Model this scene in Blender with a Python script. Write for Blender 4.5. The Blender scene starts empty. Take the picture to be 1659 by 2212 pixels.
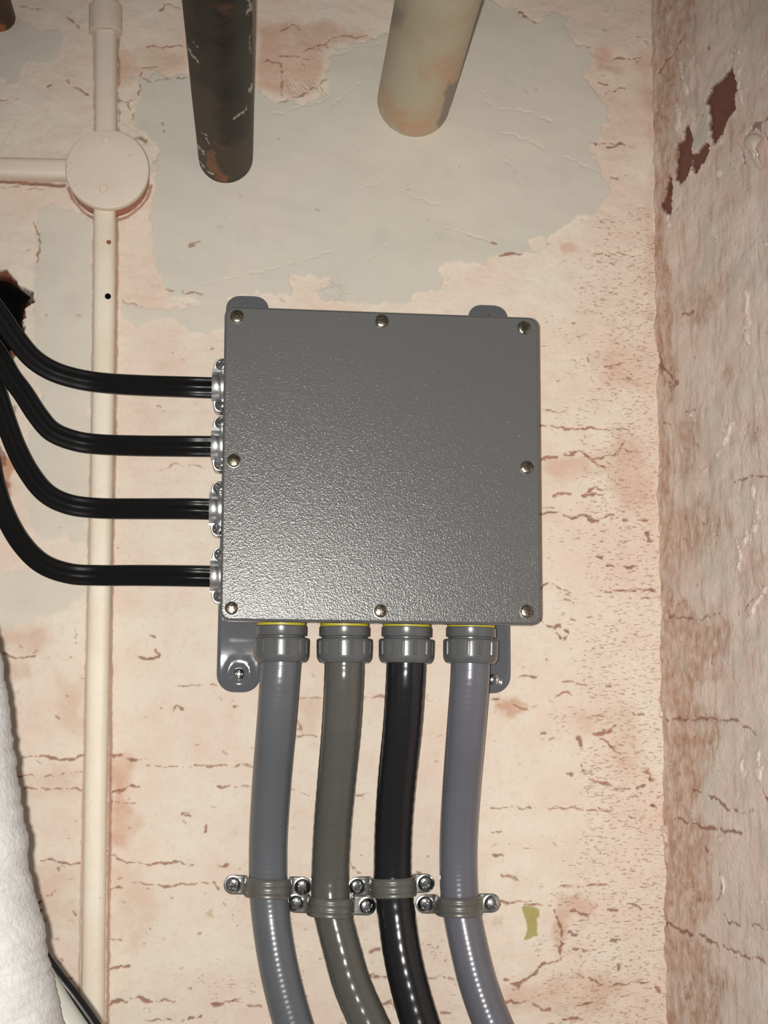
import bpy, bmesh, math, random
import numpy as np
from mathutils import Vector, Matrix

random.seed(4)
SC = bpy.context.scene
COL = SC.collection

# ------------------------------------------------------------------ camera
IW, IH = 1659.0, 2212.0
FPX = 3297.06
YAW, PITCH, ROLL = 0.0939, 0.1359, 0.0065
CAM = np.array([-0.0895, -1.0887, -0.1624])
_F = np.array([math.sin(YAW) * math.cos(PITCH), math.cos(YAW) * math.cos(PITCH), math.sin(PITCH)])
_R0 = np.array([math.cos(YAW), -math.sin(YAW), 0.0])
_U0 = np.cross(_R0, _F)
CR = math.cos(ROLL) * _R0 + math.sin(ROLL) * _U0
CU = -math.sin(ROLL) * _R0 + math.cos(ROLL) * _U0
CF = _F

cam_data = bpy.data.cameras.new('camera')
cam = bpy.data.objects.new('camera', cam_data)
COL.objects.link(cam)
cam_data.sensor_fit = 'VERTICAL'
cam_data.sensor_height = 24.0
cam_data.sensor_width = 24.0 * IW / IH
cam_data.lens = 24.0 * FPX / IH
cam_data.clip_start = 0.02
cam.matrix_world = Matrix(((CR[0], CU[0], -CF[0], CAM[0]), (CR[1], CU[1], -CF[1], CAM[1]),
                           (CR[2], CU[2], -CF[2], CAM[2]), (0, 0, 0, 1)))
SC.camera = cam

# ------------------------------------------------------------------ light: the phone's flash beside its lens, and a dim cellar
world = bpy.data.worlds.new('world')
SC.world = world
world.use_nodes = True
bg = world.node_tree.nodes['Background']
bg.inputs['Color'].default_value = (1.0, 0.93, 0.86, 1)
bg.inputs['Strength'].default_value = 0.14

fl = bpy.data.lights.new('flash', 'SPOT')
fl.energy = 40.0
fl.color = (1.0, 0.970, 0.912)
fl.shadow_soft_size = 0.0040
fl.spot_size = math.radians(66)
fl.spot_blend = 1.0
flo = bpy.data.objects.new('flash', fl)
COL.objects.link(flo)
flo.location = Vector(CAM) + Vector(CR) * -0.012 + Vector(CU) * 0.001
_aim = Vector(CF) - Vector(CU) * 0.075 + Vector(CR) * 0.01
flo.rotation_euler = _aim.to_track_quat('-Z', 'Y').to_euler()

SC.view_settings.view_transform = 'Standard'
SC.view_settings.look = 'None'
SC.view_settings.gamma = 1.0
SC.view_settings.exposure = 0.0
SC.view_settings.use_curve_mapping = False


# ------------------------------------------------------------------ mapping helpers
def ray(px, py):
    return CR * ((px - IW / 2) / FPX) - CU * ((py - IH / 2) / FPX) + CF


def P(px, py, y=0.0):
    """the point seen at (px, py) that lies y metres from the back wall's plane"""
    d = ray(px, py)
    t = (y - CAM[1]) / d[1]
    return Vector(CAM + d * t)


def to_px(X, Y, Z):
    dx, dy, dz = X - CAM[0], Y - CAM[1], Z - CAM[2]
    z = dx * CF[0] + dy * CF[1] + dz * CF[2]
    u = dx * CR[0] + dy * CR[1] + dz * CR[2]
    v = dx * CU[0] + dy * CU[1] + dz * CU[2]
    return IW / 2 + FPX * u / z, IH / 2 - FPX * v / z


def mpp(y):
    return (y - CAM[1]) / FPX     # metres per pixel on the plane at y


# ------------------------------------------------------------------ noise in numpy
def _hash(ix, iy, seed):
    h = (ix.astype(np.int64) * 374761393 + iy.astype(np.int64) * 668265263 + seed * 974634777) & 0x7fffffff
    h = ((h ^ (h >> 13)) * 1274126177) & 0x7fffffff
    return (h ^ (h >> 16)) & 0x7fffffff


def perlin(x, y, seed=0):
    ix, iy = np.floor(x), np.floor(y)
    fx, fy = x - ix, y - iy
    u = fx * fx * fx * (fx * (fx * 6 - 15) + 10)
    v = fy * fy * fy * (fy * (fy * 6 - 15) + 10)

    def g(ox, oy):
        a = _hash(ix + ox, iy + oy, seed) * (2 * math.pi / 0x7fffffff)
        return np.cos(a) * (fx - ox) + np.sin(a) * (fy - oy)
    a = g(0, 0) * (1 - u) + g(1, 0) * u
    b = g(0, 1) * (1 - u) + g(1, 1) * u
    return (a * (1 - v) + b * v) * 1.5


def fbm(x, y, octv=4, seed=0):
    s, a = 0.0, 1.0
    for k in range(octv):
        s = s + a * perlin(x * 2 ** k + 17.3 * k, y * 2 ** k - 9.1 * k, seed + k)
        a *= 0.5
    return s


def sstep(a, b, x):
    t = np.clip((x - a) / (b - a), 0, 1)
    return t * t * (3 - 2 * t)


def poly_sd(px, py, pts):
    """signed distance in pixels, positive inside"""
    pts = np.asarray(pts, float)
    d = np.full(px.shape, 1e9)
    ins = np.zeros(px.shape, bool)
    n = len(pts)
    for i in range(n):
        ax, ay = pts[i]
        bx, by = pts[(i + 1) % n]
        ex, ey = bx - ax, by - ay
        L = ex * ex + ey * ey + 1e-9
        t = np.clip(((px - ax) * ex + (py - ay) * ey) / L, 0, 1)
        d = np.minimum(d, (px - ax - t * ex) ** 2 + (py - ay - t * ey) ** 2)
        if by != ay:
            c = ((ay > py) != (by > py)) & (px < ex * (py - ay) / (by - ay) + ax)
            ins ^= c
    d = np.sqrt(d)
    return np.where(ins, d, -d)


def line_d(px, py, pts):
    d = np.full(px.shape, 1e9)
    for (ax, ay), (bx, by) in zip(pts[:-1], pts[1:]):
        ex, ey = bx - ax, by - ay
        L = ex * ex + ey * ey + 1e-9
        t = np.clip(((px - ax) * ex + (py - ay) * ey) / L, 0, 1)
        d = np.minimum(d, (px - ax - t * ex) ** 2 + (py - ay - t * ey) ** 2)
    return np.sqrt(d)


def local(px, py, pts, m):
    a = np.asarray(pts, float)
    return np.nonzero((px > a[:, 0].min() - m) & (px < a[:, 0].max() + m) & (py > a[:, 1].min() - m) & (py < a[:, 1].max() + m))[0]


def add_poly(arr, px, py, pts, edge=3.0, warp=None, val=1.0):
    i = local(px, py, pts, 40)
    if not len(i):
        return
    sd = poly_sd(px[i], py[i], pts)
    if warp is not None:
        sd = sd + warp[i]
    arr[i] = np.maximum(arr[i], val * sstep(-edge, edge, sd))


def add_line(arr, px, py, pts, w, wx, wy, val=1.0, mod=None):
    i = local(px, py, pts, 30 + w)
    if not len(i):
        return
    d = line_d(px[i] + wx[i], py[i] + wy[i], pts)
    ww = w
    if mod is not None:
        ww = w * np.clip(0.75 + 1.3 * mod[i], 0.0, 2.2)
    arr[i] = np.maximum(arr[i], val * (1 - sstep(0.35, 1.1, d / np.maximum(ww, 0.05))))


# ------------------------------------------------------------------ materials
def new_mat(name):
    m = bpy.data.materials.new(name)
    m.use_nodes = True
    nt = m.node_tree
    return m, nt, nt.nodes['Principled BSDF']


def N(nt, typ, **kw):
    n = nt.nodes.new(typ)
    for k, v in kw.items():
        setattr(n, k, v)
    return n


def noise(nt, vec, scale, detail=4, rough=0.55, dist=0.0):
    n = N(nt, 'ShaderNodeTexNoise')
    n.inputs['Scale'].default_value = scale
    n.inputs['Detail'].default_value = detail
    n.inputs['Roughness'].default_value = rough
    n.inputs['Distortion'].default_value = dist
    if vec is not None:
        nt.links.new(vec, n.inputs['Vector'])
    return n.outputs['Fac']


def maprange(nt, val, a, b, c=0.0, d=1.0):
    n = N(nt, 'ShaderNodeMapRange')
    n.interpolation_type = 'SMOOTHSTEP'
    nt.links.new(val, n.inputs['Value'])
    for k, v in zip(('From Min', 'From Max', 'To Min', 'To Max'), (a, b, c, d)):
        if isinstance(v, (int, float)):
            n.inputs[k].default_value = v
        else:
            nt.links.new(v, n.inputs[k])
    return n.outputs['Result']


def mth(nt, op, a, b=None):
    n = N(nt, 'ShaderNodeMath', operation=op)
    for k, v in enumerate((a, b)):
        if v is None:
            continue
        if isinstance(v, (int, float)):
            n.inputs[k].default_value = v
        else:
            nt.links.new(v, n.inputs[k])
    return n.outputs[0]


def mixc(nt, fac, a, b):
    n = N(nt, 'ShaderNodeMix', data_type='RGBA')
    ins = (n.inputs[0], n.inputs[6], n.inputs[7])
    for s, v in zip(ins, (fac, a, b)):
        if isinstance(v, (int, float)):
            s.default_value = v
        elif isinstance(v, tuple):
            s.default_value = (v[0], v[1], v[2], 1)
        else:
            nt.links.new(v, s)
    return n.outputs[2]


def attr(nt, name):
    n = N(nt, 'ShaderNodeAttribute', attribute_name=name)
    return n.outputs['Fac']


def coords(nt, scale=None, rot=None):
    tc = N(nt, 'ShaderNodeTexCoord')
    if scale is None:
        return tc.outputs['Object']
    mp = N(nt, 'ShaderNodeMapping')
    mp.inputs['Scale'].default_value = scale
    if rot:
        mp.inputs['Rotation'].default_value = rot
    nt.links.new(tc.outputs['Object'], mp.inputs['Vector'])
    return mp.outputs['Vector']


def bump(nt, bsdf, h, strength, dist):
    b = N(nt, 'ShaderNodeBump')
    b.inputs['Strength'].default_value = strength
    b.inputs['Distance'].default_value = dist
    nt.links.new(h, b.inputs['Height'])
    nt.links.new(b.outputs['Normal'], bsdf.inputs['Normal'])


def simple(name, col, rough=0.5, metal=0.0, var=0.0, vscale=60, bs=0.0, bscale=400, bdist=0.0005, spec=0.5, col2=None, coat=0.0):
    m, nt, b = new_mat(name)
    b.inputs['Roughness'].default_value = rough
    b.inputs['Metallic'].default_value = metal
    b.inputs['Specular IOR Level'].default_value = spec
    if coat:
        b.inputs['Coat Weight'].default_value = coat
        b.inputs['Coat Roughness'].default_value = 0.1
    v = coords(nt)
    c2 = col2 if col2 else tuple(max(0, c * (1 - var)) for c in col)
    f = maprange(nt, noise(nt, v, vscale, 5), 0.35, 0.65)
    nt.links.new(mixc(nt, f, col, c2), b.inputs['Base Color'])
    if bs:
        bump(nt, b, noise(nt, v, bscale, 3), bs, bdist)
    return m


def wall_mat(name, kind):
    m, nt, b = new_mat(name)
    v = coords(nt)
    b.inputs['Roughness'].default_value = 0.7 if kind == 'back' else 0.5
    b.inputs['Specular IOR Level'].default_value = 0.3 if kind == 'back' else 0.5
    n1 = noise(nt, v, 9, 5)
    n2 = noise(nt, v, 45, 5, 0.6)
    n3 = noise(nt, v, 260, 4, 0.6)
    if kind == 'back':
        cream, pink = (0.80, 0.715, 0.605), (0.77, 0.60, 0.50)
    else:
        cream, pink = (0.86, 0.735, 0.665), (0.83, 0.645, 0.555)
    pk = attr(nt, 'pink')
    f = mth(nt, 'ADD', mth(nt, 'MULTIPLY', maprange(nt, n2, 0.38, 0.66), 0.45), mth(nt, 'MULTIPLY', pk, 0.8))
    f = mth(nt, 'MINIMUM', f, 1.0)
    c = mixc(nt, f, cream, pink)
    # limewash brushed thin: slight tone shifts
    c = mixc(nt, mth(nt, 'MULTIPLY', maprange(nt, n3, 0.5, 0.75), 0.28), c, (0.60, 0.46, 0.37))
    # orange and brown stains
    st = attr(nt, 'stain')
    sf = maprange(nt, n2, 0.25, 0.6, 0.35, 1.0) if kind == 'back' else maprange(nt, mth(nt, 'ADD', noise(nt, coords(nt, (150, 110, 50)), 1.0, 5, 0.65), mth(nt, 'MULTIPLY', n3, 0.35)), 0.45, 0.80, 0.5, 1.0)
    c = mixc(nt, mth(nt, 'MULTIPLY', st, sf), c, (0.58, 0.33, 0.22) if kind == 'back' else (0.52, 0.305, 0.205))
    if kind == 'side':
        # long downward brush strokes
        bs_ = noise(nt, coords(nt, (260, 150, 26), (0.12, 0, 0)), 1.0, 4, 0.6, 0.4)
        c = mixc(nt, maprange(nt, bs_, 0.50, 0.68, 0.0, 0.55), c, (0.50, 0.36, 0.29))
        c = mixc(nt, maprange(nt, bs_, 0.44, 0.32, 0.0, 0.5), c, (0.76, 0.68, 0.63))
    # grey skim of plaster
    pl = attr(nt, 'plaster')
    pcol = mixc(nt, maprange(nt, n1, 0.35, 0.65), (0.635, 0.60, 0.52), (0.68, 0.625, 0.54))
    pcol = mixc(nt, mth(nt, 'MULTIPLY', maprange(nt, n2, 0.5, 0.8), 0.35), pcol, (0.52, 0.49, 0.42))
    c = mixc(nt, pl, c, pcol)
    # pores left by the brush
    sv = coords(nt, (230, 230, 760) if kind == 'back' else (260, 200, 330), (0, 0.20, 0))
    pn = noise(nt, sv, 1.0, 3, 0.55, 0.6)
    po = attr(nt, 'pore')
    lo = mth(nt, 'SUBTRACT', 0.80, mth(nt, 'MULTIPLY', po, 0.19))
    hi = mth(nt, 'ADD', lo, 0.06)
    pm = maprange(nt, pn, lo, hi)
    pcol2 = mixc(nt, maprange(nt, n2, 0.4, 0.6), (0.38, 0.18, 0.105), (0.36, 0.24, 0.17))
    c = mixc(nt, mth(nt, 'MULTIPLY', pm, mth(nt, 'MULTIPLY', maprange(nt, n2, 0.3, 0.6, 0.45, 1.0), 0.72)), c, pcol2)
    # bare brick and cracks
    cr = attr(nt, 'crack')
    c = mixc(nt, mth(nt, 'MULTIPLY', cr, 0.93), c, mixc(nt, maprange(nt, n2, 0.42, 0.58), (0.33, 0.115, 0.06), (0.22, 0.095, 0.06)))
    br = attr(nt, 'brick')
    c = mixc(nt, br, c, mixc(nt, n3, (0.13, 0.038, 0.024), (0.22, 0.075, 0.05)))
    ye = attr(nt, 'yellow')
    c = mixc(nt, ye, c, (0.42, 0.36, 0.14))
    nt.links.new(c, b.inputs['Base Color'])
    fine = noise(nt, v, 700, 3, 0.6)
    h = mth(nt, 'ADD', mth(nt, 'MULTIPLY', n3, 0.9), mth(nt, 'MULTIPLY', fine, 0.35))
    h = mth(nt, 'MULTIPLY', h, mth(nt, 'SUBTRACT', 1.0, mth(nt, 'MULTIPLY', pl, 0.72)))
    h = mth(nt, 'SUBTRACT', h, mth(nt, 'MULTIPLY', pm, 0.5))
    bump(nt, b, h, 0.55 if kind == 'back' else 0.6, 0.0011 if kind == 'back' else 0.0014)
    return m


M = {}
M['wall'] = wall_mat('limewashed_brick', 'back')
M['side'] = wall_mat('painted_render', 'side')


def lid_mat():
    m, nt, b = new_mat('grey_textured_enclosure')
    v = coords(nt)
    b.inputs['Roughness'].default_value = 0.19
    b.inputs['Specular IOR Level'].default_value = 0.5
    n0 = noise(nt, v, 6, 3)
    nt.links.new(mixc(nt, n0, (0.120, 0.120, 0.118), (0.110, 0.110, 0.111)), b.inputs['Base Color'])
    vo = N(nt, 'ShaderNodeTexVoronoi')
    vo.inputs['Scale'].default_value = 900
    nt.links.new(v, vo.inputs['Vector'])
    h = mth(nt, 'ADD', mth(nt, 'MULTIPLY', vo.outputs['Distance'], 0.7), noise(nt, v, 1500, 2, 0.6))
    bump(nt, b, h, 0.6, 0.000185)
    return m


M['lid'] = lid_mat()
M['body'] = simple('grey_enclosure_side', (0.135, 0.137, 0.142), 0.4, bs=0.2, bscale=700, bdist=0.0003)
M['strap'] = simple('grey_gloss_foot', (0.112, 0.116, 0.130), 0.07, bs=0.06, bscale=120, bdist=0.0004, spec=0.5)
M['fitting'] = simple('grey_nylon', (0.110, 0.114, 0.119), 0.26, bs=0.1, bscale=300, bdist=0.0003, spec=0.55)
M['gasket'] = simple('yellow_ring', (0.55, 0.46, 0.03), 0.45)
M['zinc'] = simple('bright_zinc', (0.80, 0.82, 0.84), 0.38, 1.0, var=0.15, vscale=220, bs=0.15, bscale=260, bdist=0.0005)
M['screw'] = simple('zinc_screw', (0.74, 0.76, 0.78), 0.17, 1.0, var=0.35, vscale=300)
M['nickel'] = simple('dull_nickel_screw', (0.36, 0.32, 0.25), 0.25, 1.0, var=0.5, vscale=300)
M['clamp'] = simple('grey_clamp', (0.15, 0.15, 0.135), 0.33, 0.2, var=0.2, vscale=120, bs=0.2, bscale=500, bdist=0.0003)
M['rubber'] = simple('black_jacket', (0.005, 0.005, 0.0055), 0.34, bs=0.12, bscale=300, bdist=0.0004, spec=0.38)
M['black_sleeve'] = simple('black_sleeve', (0.0025, 0.0025, 0.0025), 0.9, spec=0.04)


def hose_mat(name, col, rough):
    return simple(name, col, rough, var=0.08, vscale=25, bs=0.06, bscale=500, bdist=0.0003, spec=0.5)


M['hose_blue'] = hose_mat('blue_grey_hose', (0.122, 0.131, 0.146), 0.27)
M['hose_green'] = hose_mat('green_grey_hose', (0.103, 0.102, 0.091), 0.18)
M['hose_black'] = hose_mat('black_hose', (0.0145, 0.0150, 0.0175), 0.2)
M['hose_lav'] = hose_mat('lavender_grey_hose', (0.140, 0.142, 0.170), 0.26)


def painted_mat(name, c1, c2, chip):
    m, nt, b = new_mat(name)
    v = coords(nt)
    b.inputs['Roughness'].default_value = 0.5
    n1 = noise(nt, v, 22, 5)
    n2 = noise(nt, v, 130, 5, 0.65)
    c = mixc(nt, maprange(nt, n1, 0.35, 0.65), c1, c2)
    f = maprange(nt, n2, 0.66, 0.76, 0.0, chip)
    c = mixc(nt, f, c, (0.34, 0.20, 0.13))
    nt.links.new(c, b.inputs['Base Color'])
    bump(nt, b, mth(nt, 'ADD', noise(nt, v, 300, 4), n2), 0.35, 0.0007)
    return m


M['trunk'] = painted_mat('cream_painted_conduit', (0.84, 0.755, 0.625), (0.81, 0.695, 0.555), 0.55)
M['trunk_pink'] = painted_mat('pink_painted_conduit', (0.80, 0.69, 0.59), (0.77, 0.645, 0.535), 0.5)
M['box_side'] = None


def box_side_mat():
    m, nt, b = new_mat('chipped_box_side')
    v = coords(nt)
    b.inputs['Roughness'].default_value = 0.55
    c = mixc(nt, maprange(nt, noise(nt, v, 70, 4), 0.28, 0.40), (0.72, 0.58, 0.47), (0.40, 0.165, 0.10))
    c = mixc(nt, maprange(nt, noise(nt, v, 40, 4), 0.60, 0.68), c, (0.36, 0.33, 0.19))
    nt.links.new(c, b.inputs['Base Color'])
    bump(nt, b, noise(nt, v, 200, 4), 0.4, 0.0008)
    return m


M['box_side'] = box_side_mat()
M['bare'] = simple('bare_brown_metal', (0.33, 0.14, 0.08), 0.6, var=0.4, vscale=90)


def pipe_mat(name, c1, c2, rust, rough, spec, n1s):
    m, nt, b = new_mat(name)
    v = coords(nt)
    b.inputs['Roughness'].default_value = rough
    b.inputs['Specular IOR Level'].default_value = spec
    n1 = noise(nt, v, n1s, 5, 0.6, 0.6)
    n2 = noise(nt, v, 70, 5, 0.65, 0.5)
    c = mixc(nt, maprange(nt, n1, 0.42, 0.62), c1, c2)
    c = mixc(nt, mth(nt, 'MULTIPLY', attr(nt, 'tone'), 0.85), c, (0.075, 0.052, 0.032))
    c = mixc(nt, mth(nt, 'MULTIPLY', attr(nt, 'rust'), maprange(nt, n2, 0.3, 0.6, 0.45, 1.0)), c, rust)
    c = mixc(nt, attr(nt, 'grey'), c, (0.25, 0.225, 0.205))
    c = mixc(nt, attr(nt, 'white'), c, (0.60, 0.58, 0.55))
    nt.links.new(c, b.inputs['Base Color'])
    bump(nt, b, mth(nt, 'ADD', n2, noise(nt, v, 260, 4)), 0.3, 0.0007)
    return m


M['dark_pipe'] = pipe_mat('rust_black_pipe', (0.0105, 0.0080, 0.0075), (0.030, 0.022, 0.016), (0.27, 0.105, 0.045), 0.5, 0.22, 18)
M['pale_pipe'] = pipe_mat('stained_pale_pipe', (0.60, 0.545, 0.40), (0.54, 0.47, 0.335), (0.62, 0.37, 0.23), 0.5, 0.35, 12)
M['rust'] = pipe_mat('brown_rust_pipe', (0.085, 0.040, 0.018), (0.045, 0.025, 0.014), (0.42, 0.13, 0.06), 0.5, 0.3, 25)


def wrap_mat():
    m, nt, b = new_mat('white_canvas_wrap')
    v = coords(nt)
    b.inputs['Roughness'].default_value = 0.65
    n1 = noise(nt, v, 25, 5, 0.6)
    c = mixc(nt, maprange(nt, n1, 0.35, 0.65), (0.74, 0.735, 0.73), (0.66, 0.655, 0.65))
    nt.links.new(c, b.inputs['Base Color'])
    sv = coords(nt, (90, 90, 240))
    h = mth(nt, 'ADD', noise(nt, sv, 1.0, 4, 0.6, 0.8), mth(nt, 'MULTIPLY', noise(nt, v, 320, 3), 0.5))
    bump(nt, b, h, 0.45, 0.0022)
    return m


M['wrap'] = wrap_mat()
M['offwhite'] = simple('off_white_plastic', (0.52, 0.53, 0.47), 0.4, var=0.08, vscale=40)
M['flake'] = simple('cream_paint_flake', (0.80, 0.68, 0.58), 0.6, bs=0.4, bscale=200, bdist=0.0008)


# ------------------------------------------------------------------ object helpers
def link_obj(name, verts, faces, mat, parent=None, smooth=True, sharp=35):
    me = bpy.data.meshes.new(name)
    me.from_pydata([tuple(v) for v in verts], [], faces)
    bm = bmesh.new()
    bm.from_mesh(me)
    bmesh.ops.recalc_face_normals(bm, faces=bm.faces)
    if smooth:
        ang = math.radians(sharp)
        for f in bm.faces:
            f.smooth = len(f.verts) <= 4      # end caps stay flat
        for e in bm.edges:
            if len(e.link_faces) == 2 and e.calc_face_angle(0.0) > ang:
                e.smooth = False
    bm.to_mesh(me)
    bm.free()
    me.materials.append(mat)
    o = bpy.data.objects.new(name, me)
    COL.objects.link(o)
    if parent is not None:
        o.parent = parent
        o.matrix_parent_inverse = parent.matrix_world.inverted()
    return o


def tag(o, label, cat, group=None, kind=None):
    o['label'] = label
    o['category'] = cat
    if group:
        o['group'] = group
    if kind:
        o['kind'] = kind
    return o


def thing(name, loc, label, cat, group=None):
    o = bpy.data.objects.new(name, None)
    COL.objects.link(o)
    o.empty_display_size = 0.02
    o.matrix_world = Matrix.Translation(loc)
    return tag(o, label, cat, group)


class MB:
    """collects shapes into one mesh"""
    def __init__(self):
        self.v, self.f = [], []

    def loops(self, loops, cap0=True, cap1=True):
        b = len(self.v)
        n = len(loops[0])
        for L in loops:
            self.v.extend([Vector(p) for p in L])
        for k in range(len(loops) - 1):
            for i in range(n):
                j = (i + 1) % n
                self.f.append((b + k * n + i, b + k * n + j, b + (k + 1) * n + j, b + (k + 1) * n + i))
        if cap0:
            self.f.append(tuple(range(b, b + n)))
        if cap1:
            self.f.append(tuple(range(b + (len(loops) - 1) * n, b + len(loops) * n)))
        return self

    def build(self, name, mat, parent=None, sharp=35):
        return link_obj(name, self.v, self.f, mat, parent, True, sharp)


def frame(axis, up=Vector((0, 0, 1))):
    a = axis.normalized()
    if abs(a.dot(up)) > 0.95:
        up = Vector((0, -1, 0))
    x = up.cross(a).normalized()
    return x, a.cross(x).normalized(), a


def lathe(mb, origin, axis, prof, n=48, rfun=None, cap0=True, cap1=True):
    x, y, a = frame(axis)
    L = []
    for (r, h) in prof:
        ring = []
        for k in range(n):
            t = 2 * math.pi * k / n
            rr = rfun(r, h, t) if rfun else r
            ring.append(origin + a * h + x * (rr * math.cos(t)) + y * (rr * math.sin(t)))
        L.append(ring)
    mb.loops(L, cap0, cap1)


def spline(pts, n):
    """Catmull-Rom resampling of a list of Vectors to n evenly spaced points"""
    p = [pts[0] * 2 - pts[1]] + list(pts) + [pts[-1] * 2 - pts[-2]]
    out = []
    for i in range(1, len(p) - 2):
        a, b, c, d = p[i - 1], p[i], p[i + 1], p[i + 2]
        for k in range(24):
            t = k / 24
            out.append(0.5 * ((2 * b) + (c - a) * t + (2 * a - 5 * b + 4 * c - d) * t * t + (3 * b - a - 3 * c + d) * t ** 3))
    out.append(Vector(p[-2]))
    s = [0.0]
    for u, v in zip(out[:-1], out[1:]):
        s.append(s[-1] + (v - u).length)
    res, j = [], 0
    for k in range(n):
        t = s[-1] * k / (n - 1)
        while j < len(s) - 2 and s[j + 1] < t:
            j += 1
        u = (t - s[j]) / max(1e-9, s[j + 1] - s[j])
        res.append(out[j].lerp(out[j + 1], min(1, max(0, u))))
    return res, s[-1]


def sweep(mb, pts, sect, up=Vector((0, -1, 0)), nseg=32, cap=True):
    """sect(s, theta) -> (offset sideways, offset along up)"""
    L = []
    s = 0.0
    for i, p in enumerate(pts):
        if i:
            s += (p - pts[i - 1]).length
        t = (pts[min(i + 1, len(pts) - 1)] - pts[max(i - 1, 0)]).normalized()
        side = t.cross(up).normalized()
        nn = side.cross(t).normalized()
        ring = []
        for k in range(nseg):
            a = 2 * math.pi * k / nseg
            u, w = sect(s, a)
            ring.append(p + side * u + nn * w)
        L.append(ring)
    mb.loops(L, cap, cap)


def rrect(tl, tr, br, bl, rad, n=8):
    """rounded quadrilateral outline through four coplanar corners"""
    c = [tl, tr, br, bl]
    out = []
    for i in range(4):
        a, b, d = c[i - 1], c[i], c[(i + 1) % 4]
        r = rad[i] if isinstance(rad, (list, tuple)) else rad
        e0, e1 = (a - b).normalized(), (d - b).normalized()
        p0, p1 = b + e0 * r, b + e1 * r
        cen = b + (e0 + e1) * r
        for k in range(n + 1):
            t = math.pi / 2 * k / n
            out.append(cen - e1 * r * math.cos(t) - e0 * r * math.sin(t))
    return out


def inset(loop, d, dy):
    c = sum(loop, Vector()) / len(loop)
    n = len(loop)
    out = []
    for i, p in enumerate(loop):
        t = (loop[(i + 1) % n] - loop[i - 1])
        t.y = 0
        nrm = Vector((-t.z, 0, t.x)).normalized()
        if nrm.dot(c - p) < 0:
            nrm = -nrm
        q = p + nrm * d
        out.append(Vector((q.x, q.y + dy, q.z)))
    return out


def screw_head(mb, pos, nrm, r, h, kind='cross', ang=0.3, n=22, w=0.16, depth=0.5, shank=0.0):
    """domed screw head with a real recessed drive"""
    x, y, a = frame(nrm)
    grid = []
    b0 = len(mb.v)
    for i in range(n + 1):
        for j in range(n + 1):
            u, v = 2 * i / n - 1, 2 * j / n - 1
            # square to disc
            du = u * math.sqrt(1 - v * v / 2)
            dv = v * math.sqrt(1 - u * u / 2)
            rr = min(1.0, math.hypot(du, dv))
            z = h * math.sqrt(max(0.0, 1 - 0.80 * rr ** 2.4)) if rr < 0.999 else h * 0.38
            cu = du * math.cos(ang) + dv * math.sin(ang)
            cv = -du * math.sin(ang) + dv * math.cos(ang)
            if kind == 'slot':
                inx = abs(cv) < w
            else:
                inx = (abs(cv) < w and abs(cu) < 0.62) or (abs(cu) < w and abs(cv) < 0.62)
            if inx and rr < 0.97:
                z -= depth * h
            mb.v.append(pos + x * (du * r) + y * (dv * r) + a * z)
    for i in range(n):
        for j in range(n):
            q = b0 + i * (n + 1) + j
            mb.f.append((q, q + n + 1, q + n + 2, q + 1))
    # skirt to the seat
    border = [b0 + i * (n + 1) for i in range(n + 1)] + [b0 + n * (n + 1) + j for j in range(1, n + 1)] + \
             [b0 + i * (n + 1) + n for i in range(n - 1, -1, -1)] + [b0 + j for j in range(n - 1, 0, -1)]
    c0 = len(mb.v)
    for q in border:
        d = mb.v[q] - pos
        d = d - a * d.dot(a)
        mb.v.append(pos + d - a * shank)
    m = len(border)
    for k in range(m):
        l = (k + 1) % m
        mb.f.append((border[k], border[l], c0 + l, c0 + k))
    mb.f.append(tuple(range(c0, c0 + m)))


# ------------------------------------------------------------------ the setting: two limewashed walls
def grid_mesh(name, V, nx, ny, mat, attrs):
    me = bpy.data.meshes.new(name)
    nv = nx * ny
    me.vertices.add(nv)
    me.vertices.foreach_set('co', V.astype(np.float32).ravel())
    i = np.arange(nx - 1)[:, None] * ny + np.arange(ny - 1)[None, :]
    q = np.stack([i, i + ny, i + ny + 1, i + 1], -1).reshape(-1, 4)
    me.loops.add(q.size)
    me.loops.foreach_set('vertex_index', q.ravel().astype(np.int32))
    me.polygons.add(len(q))
    me.polygons.foreach_set('loop_start', np.arange(0, q.size, 4, dtype=np.int32))
    me.polygons.foreach_set('use_smooth', np.ones(len(q), bool))
    me.update(calc_edges=True)
    for k, a in attrs.items():
        at = me.attributes.new(k, 'FLOAT', 'POINT')
        at.data.foreach_set('value', a.astype(np.float32))
    me.materials.append(mat)
    o = bpy.data.objects.new(name, me)
    COL.objects.link(o)
    o['kind'] = 'structure'
    return o


def tr(pts, ox, oy, s):
    return [(ox + x * s, oy + y * s) for x, y in pts]


A3 = lambda p: tr(p, 1060, 0, 1 / 2.765)
A5 = lambda p: tr(p, 1060, 760, 0.3611)
A6 = lambda p: tr(p, 1060, 1480, 0.3611)
AL = lambda p: tr(p, 0, 1340, 0.3942)
A1 = lambda p: tr(p, 0, 0, 1 / 2.9625)
A4 = lambda p: tr(p, 0, 560, 1 / 2.836)
A2 = lambda p: tr(p, 380, 0, 1 / 2.304)
AH = lambda p: tr(p, 420, 1480, 1 / 3.456)
AK = lambda p: tr(p, 460, 1840, 1 / 4.1475)
AM = lambda p: tr(p, 760, 1840, 1 / 4.1475)

CORNER_T, CORNER_B = P(1405, 0, 0), P(1437, 2212, 0)


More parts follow.
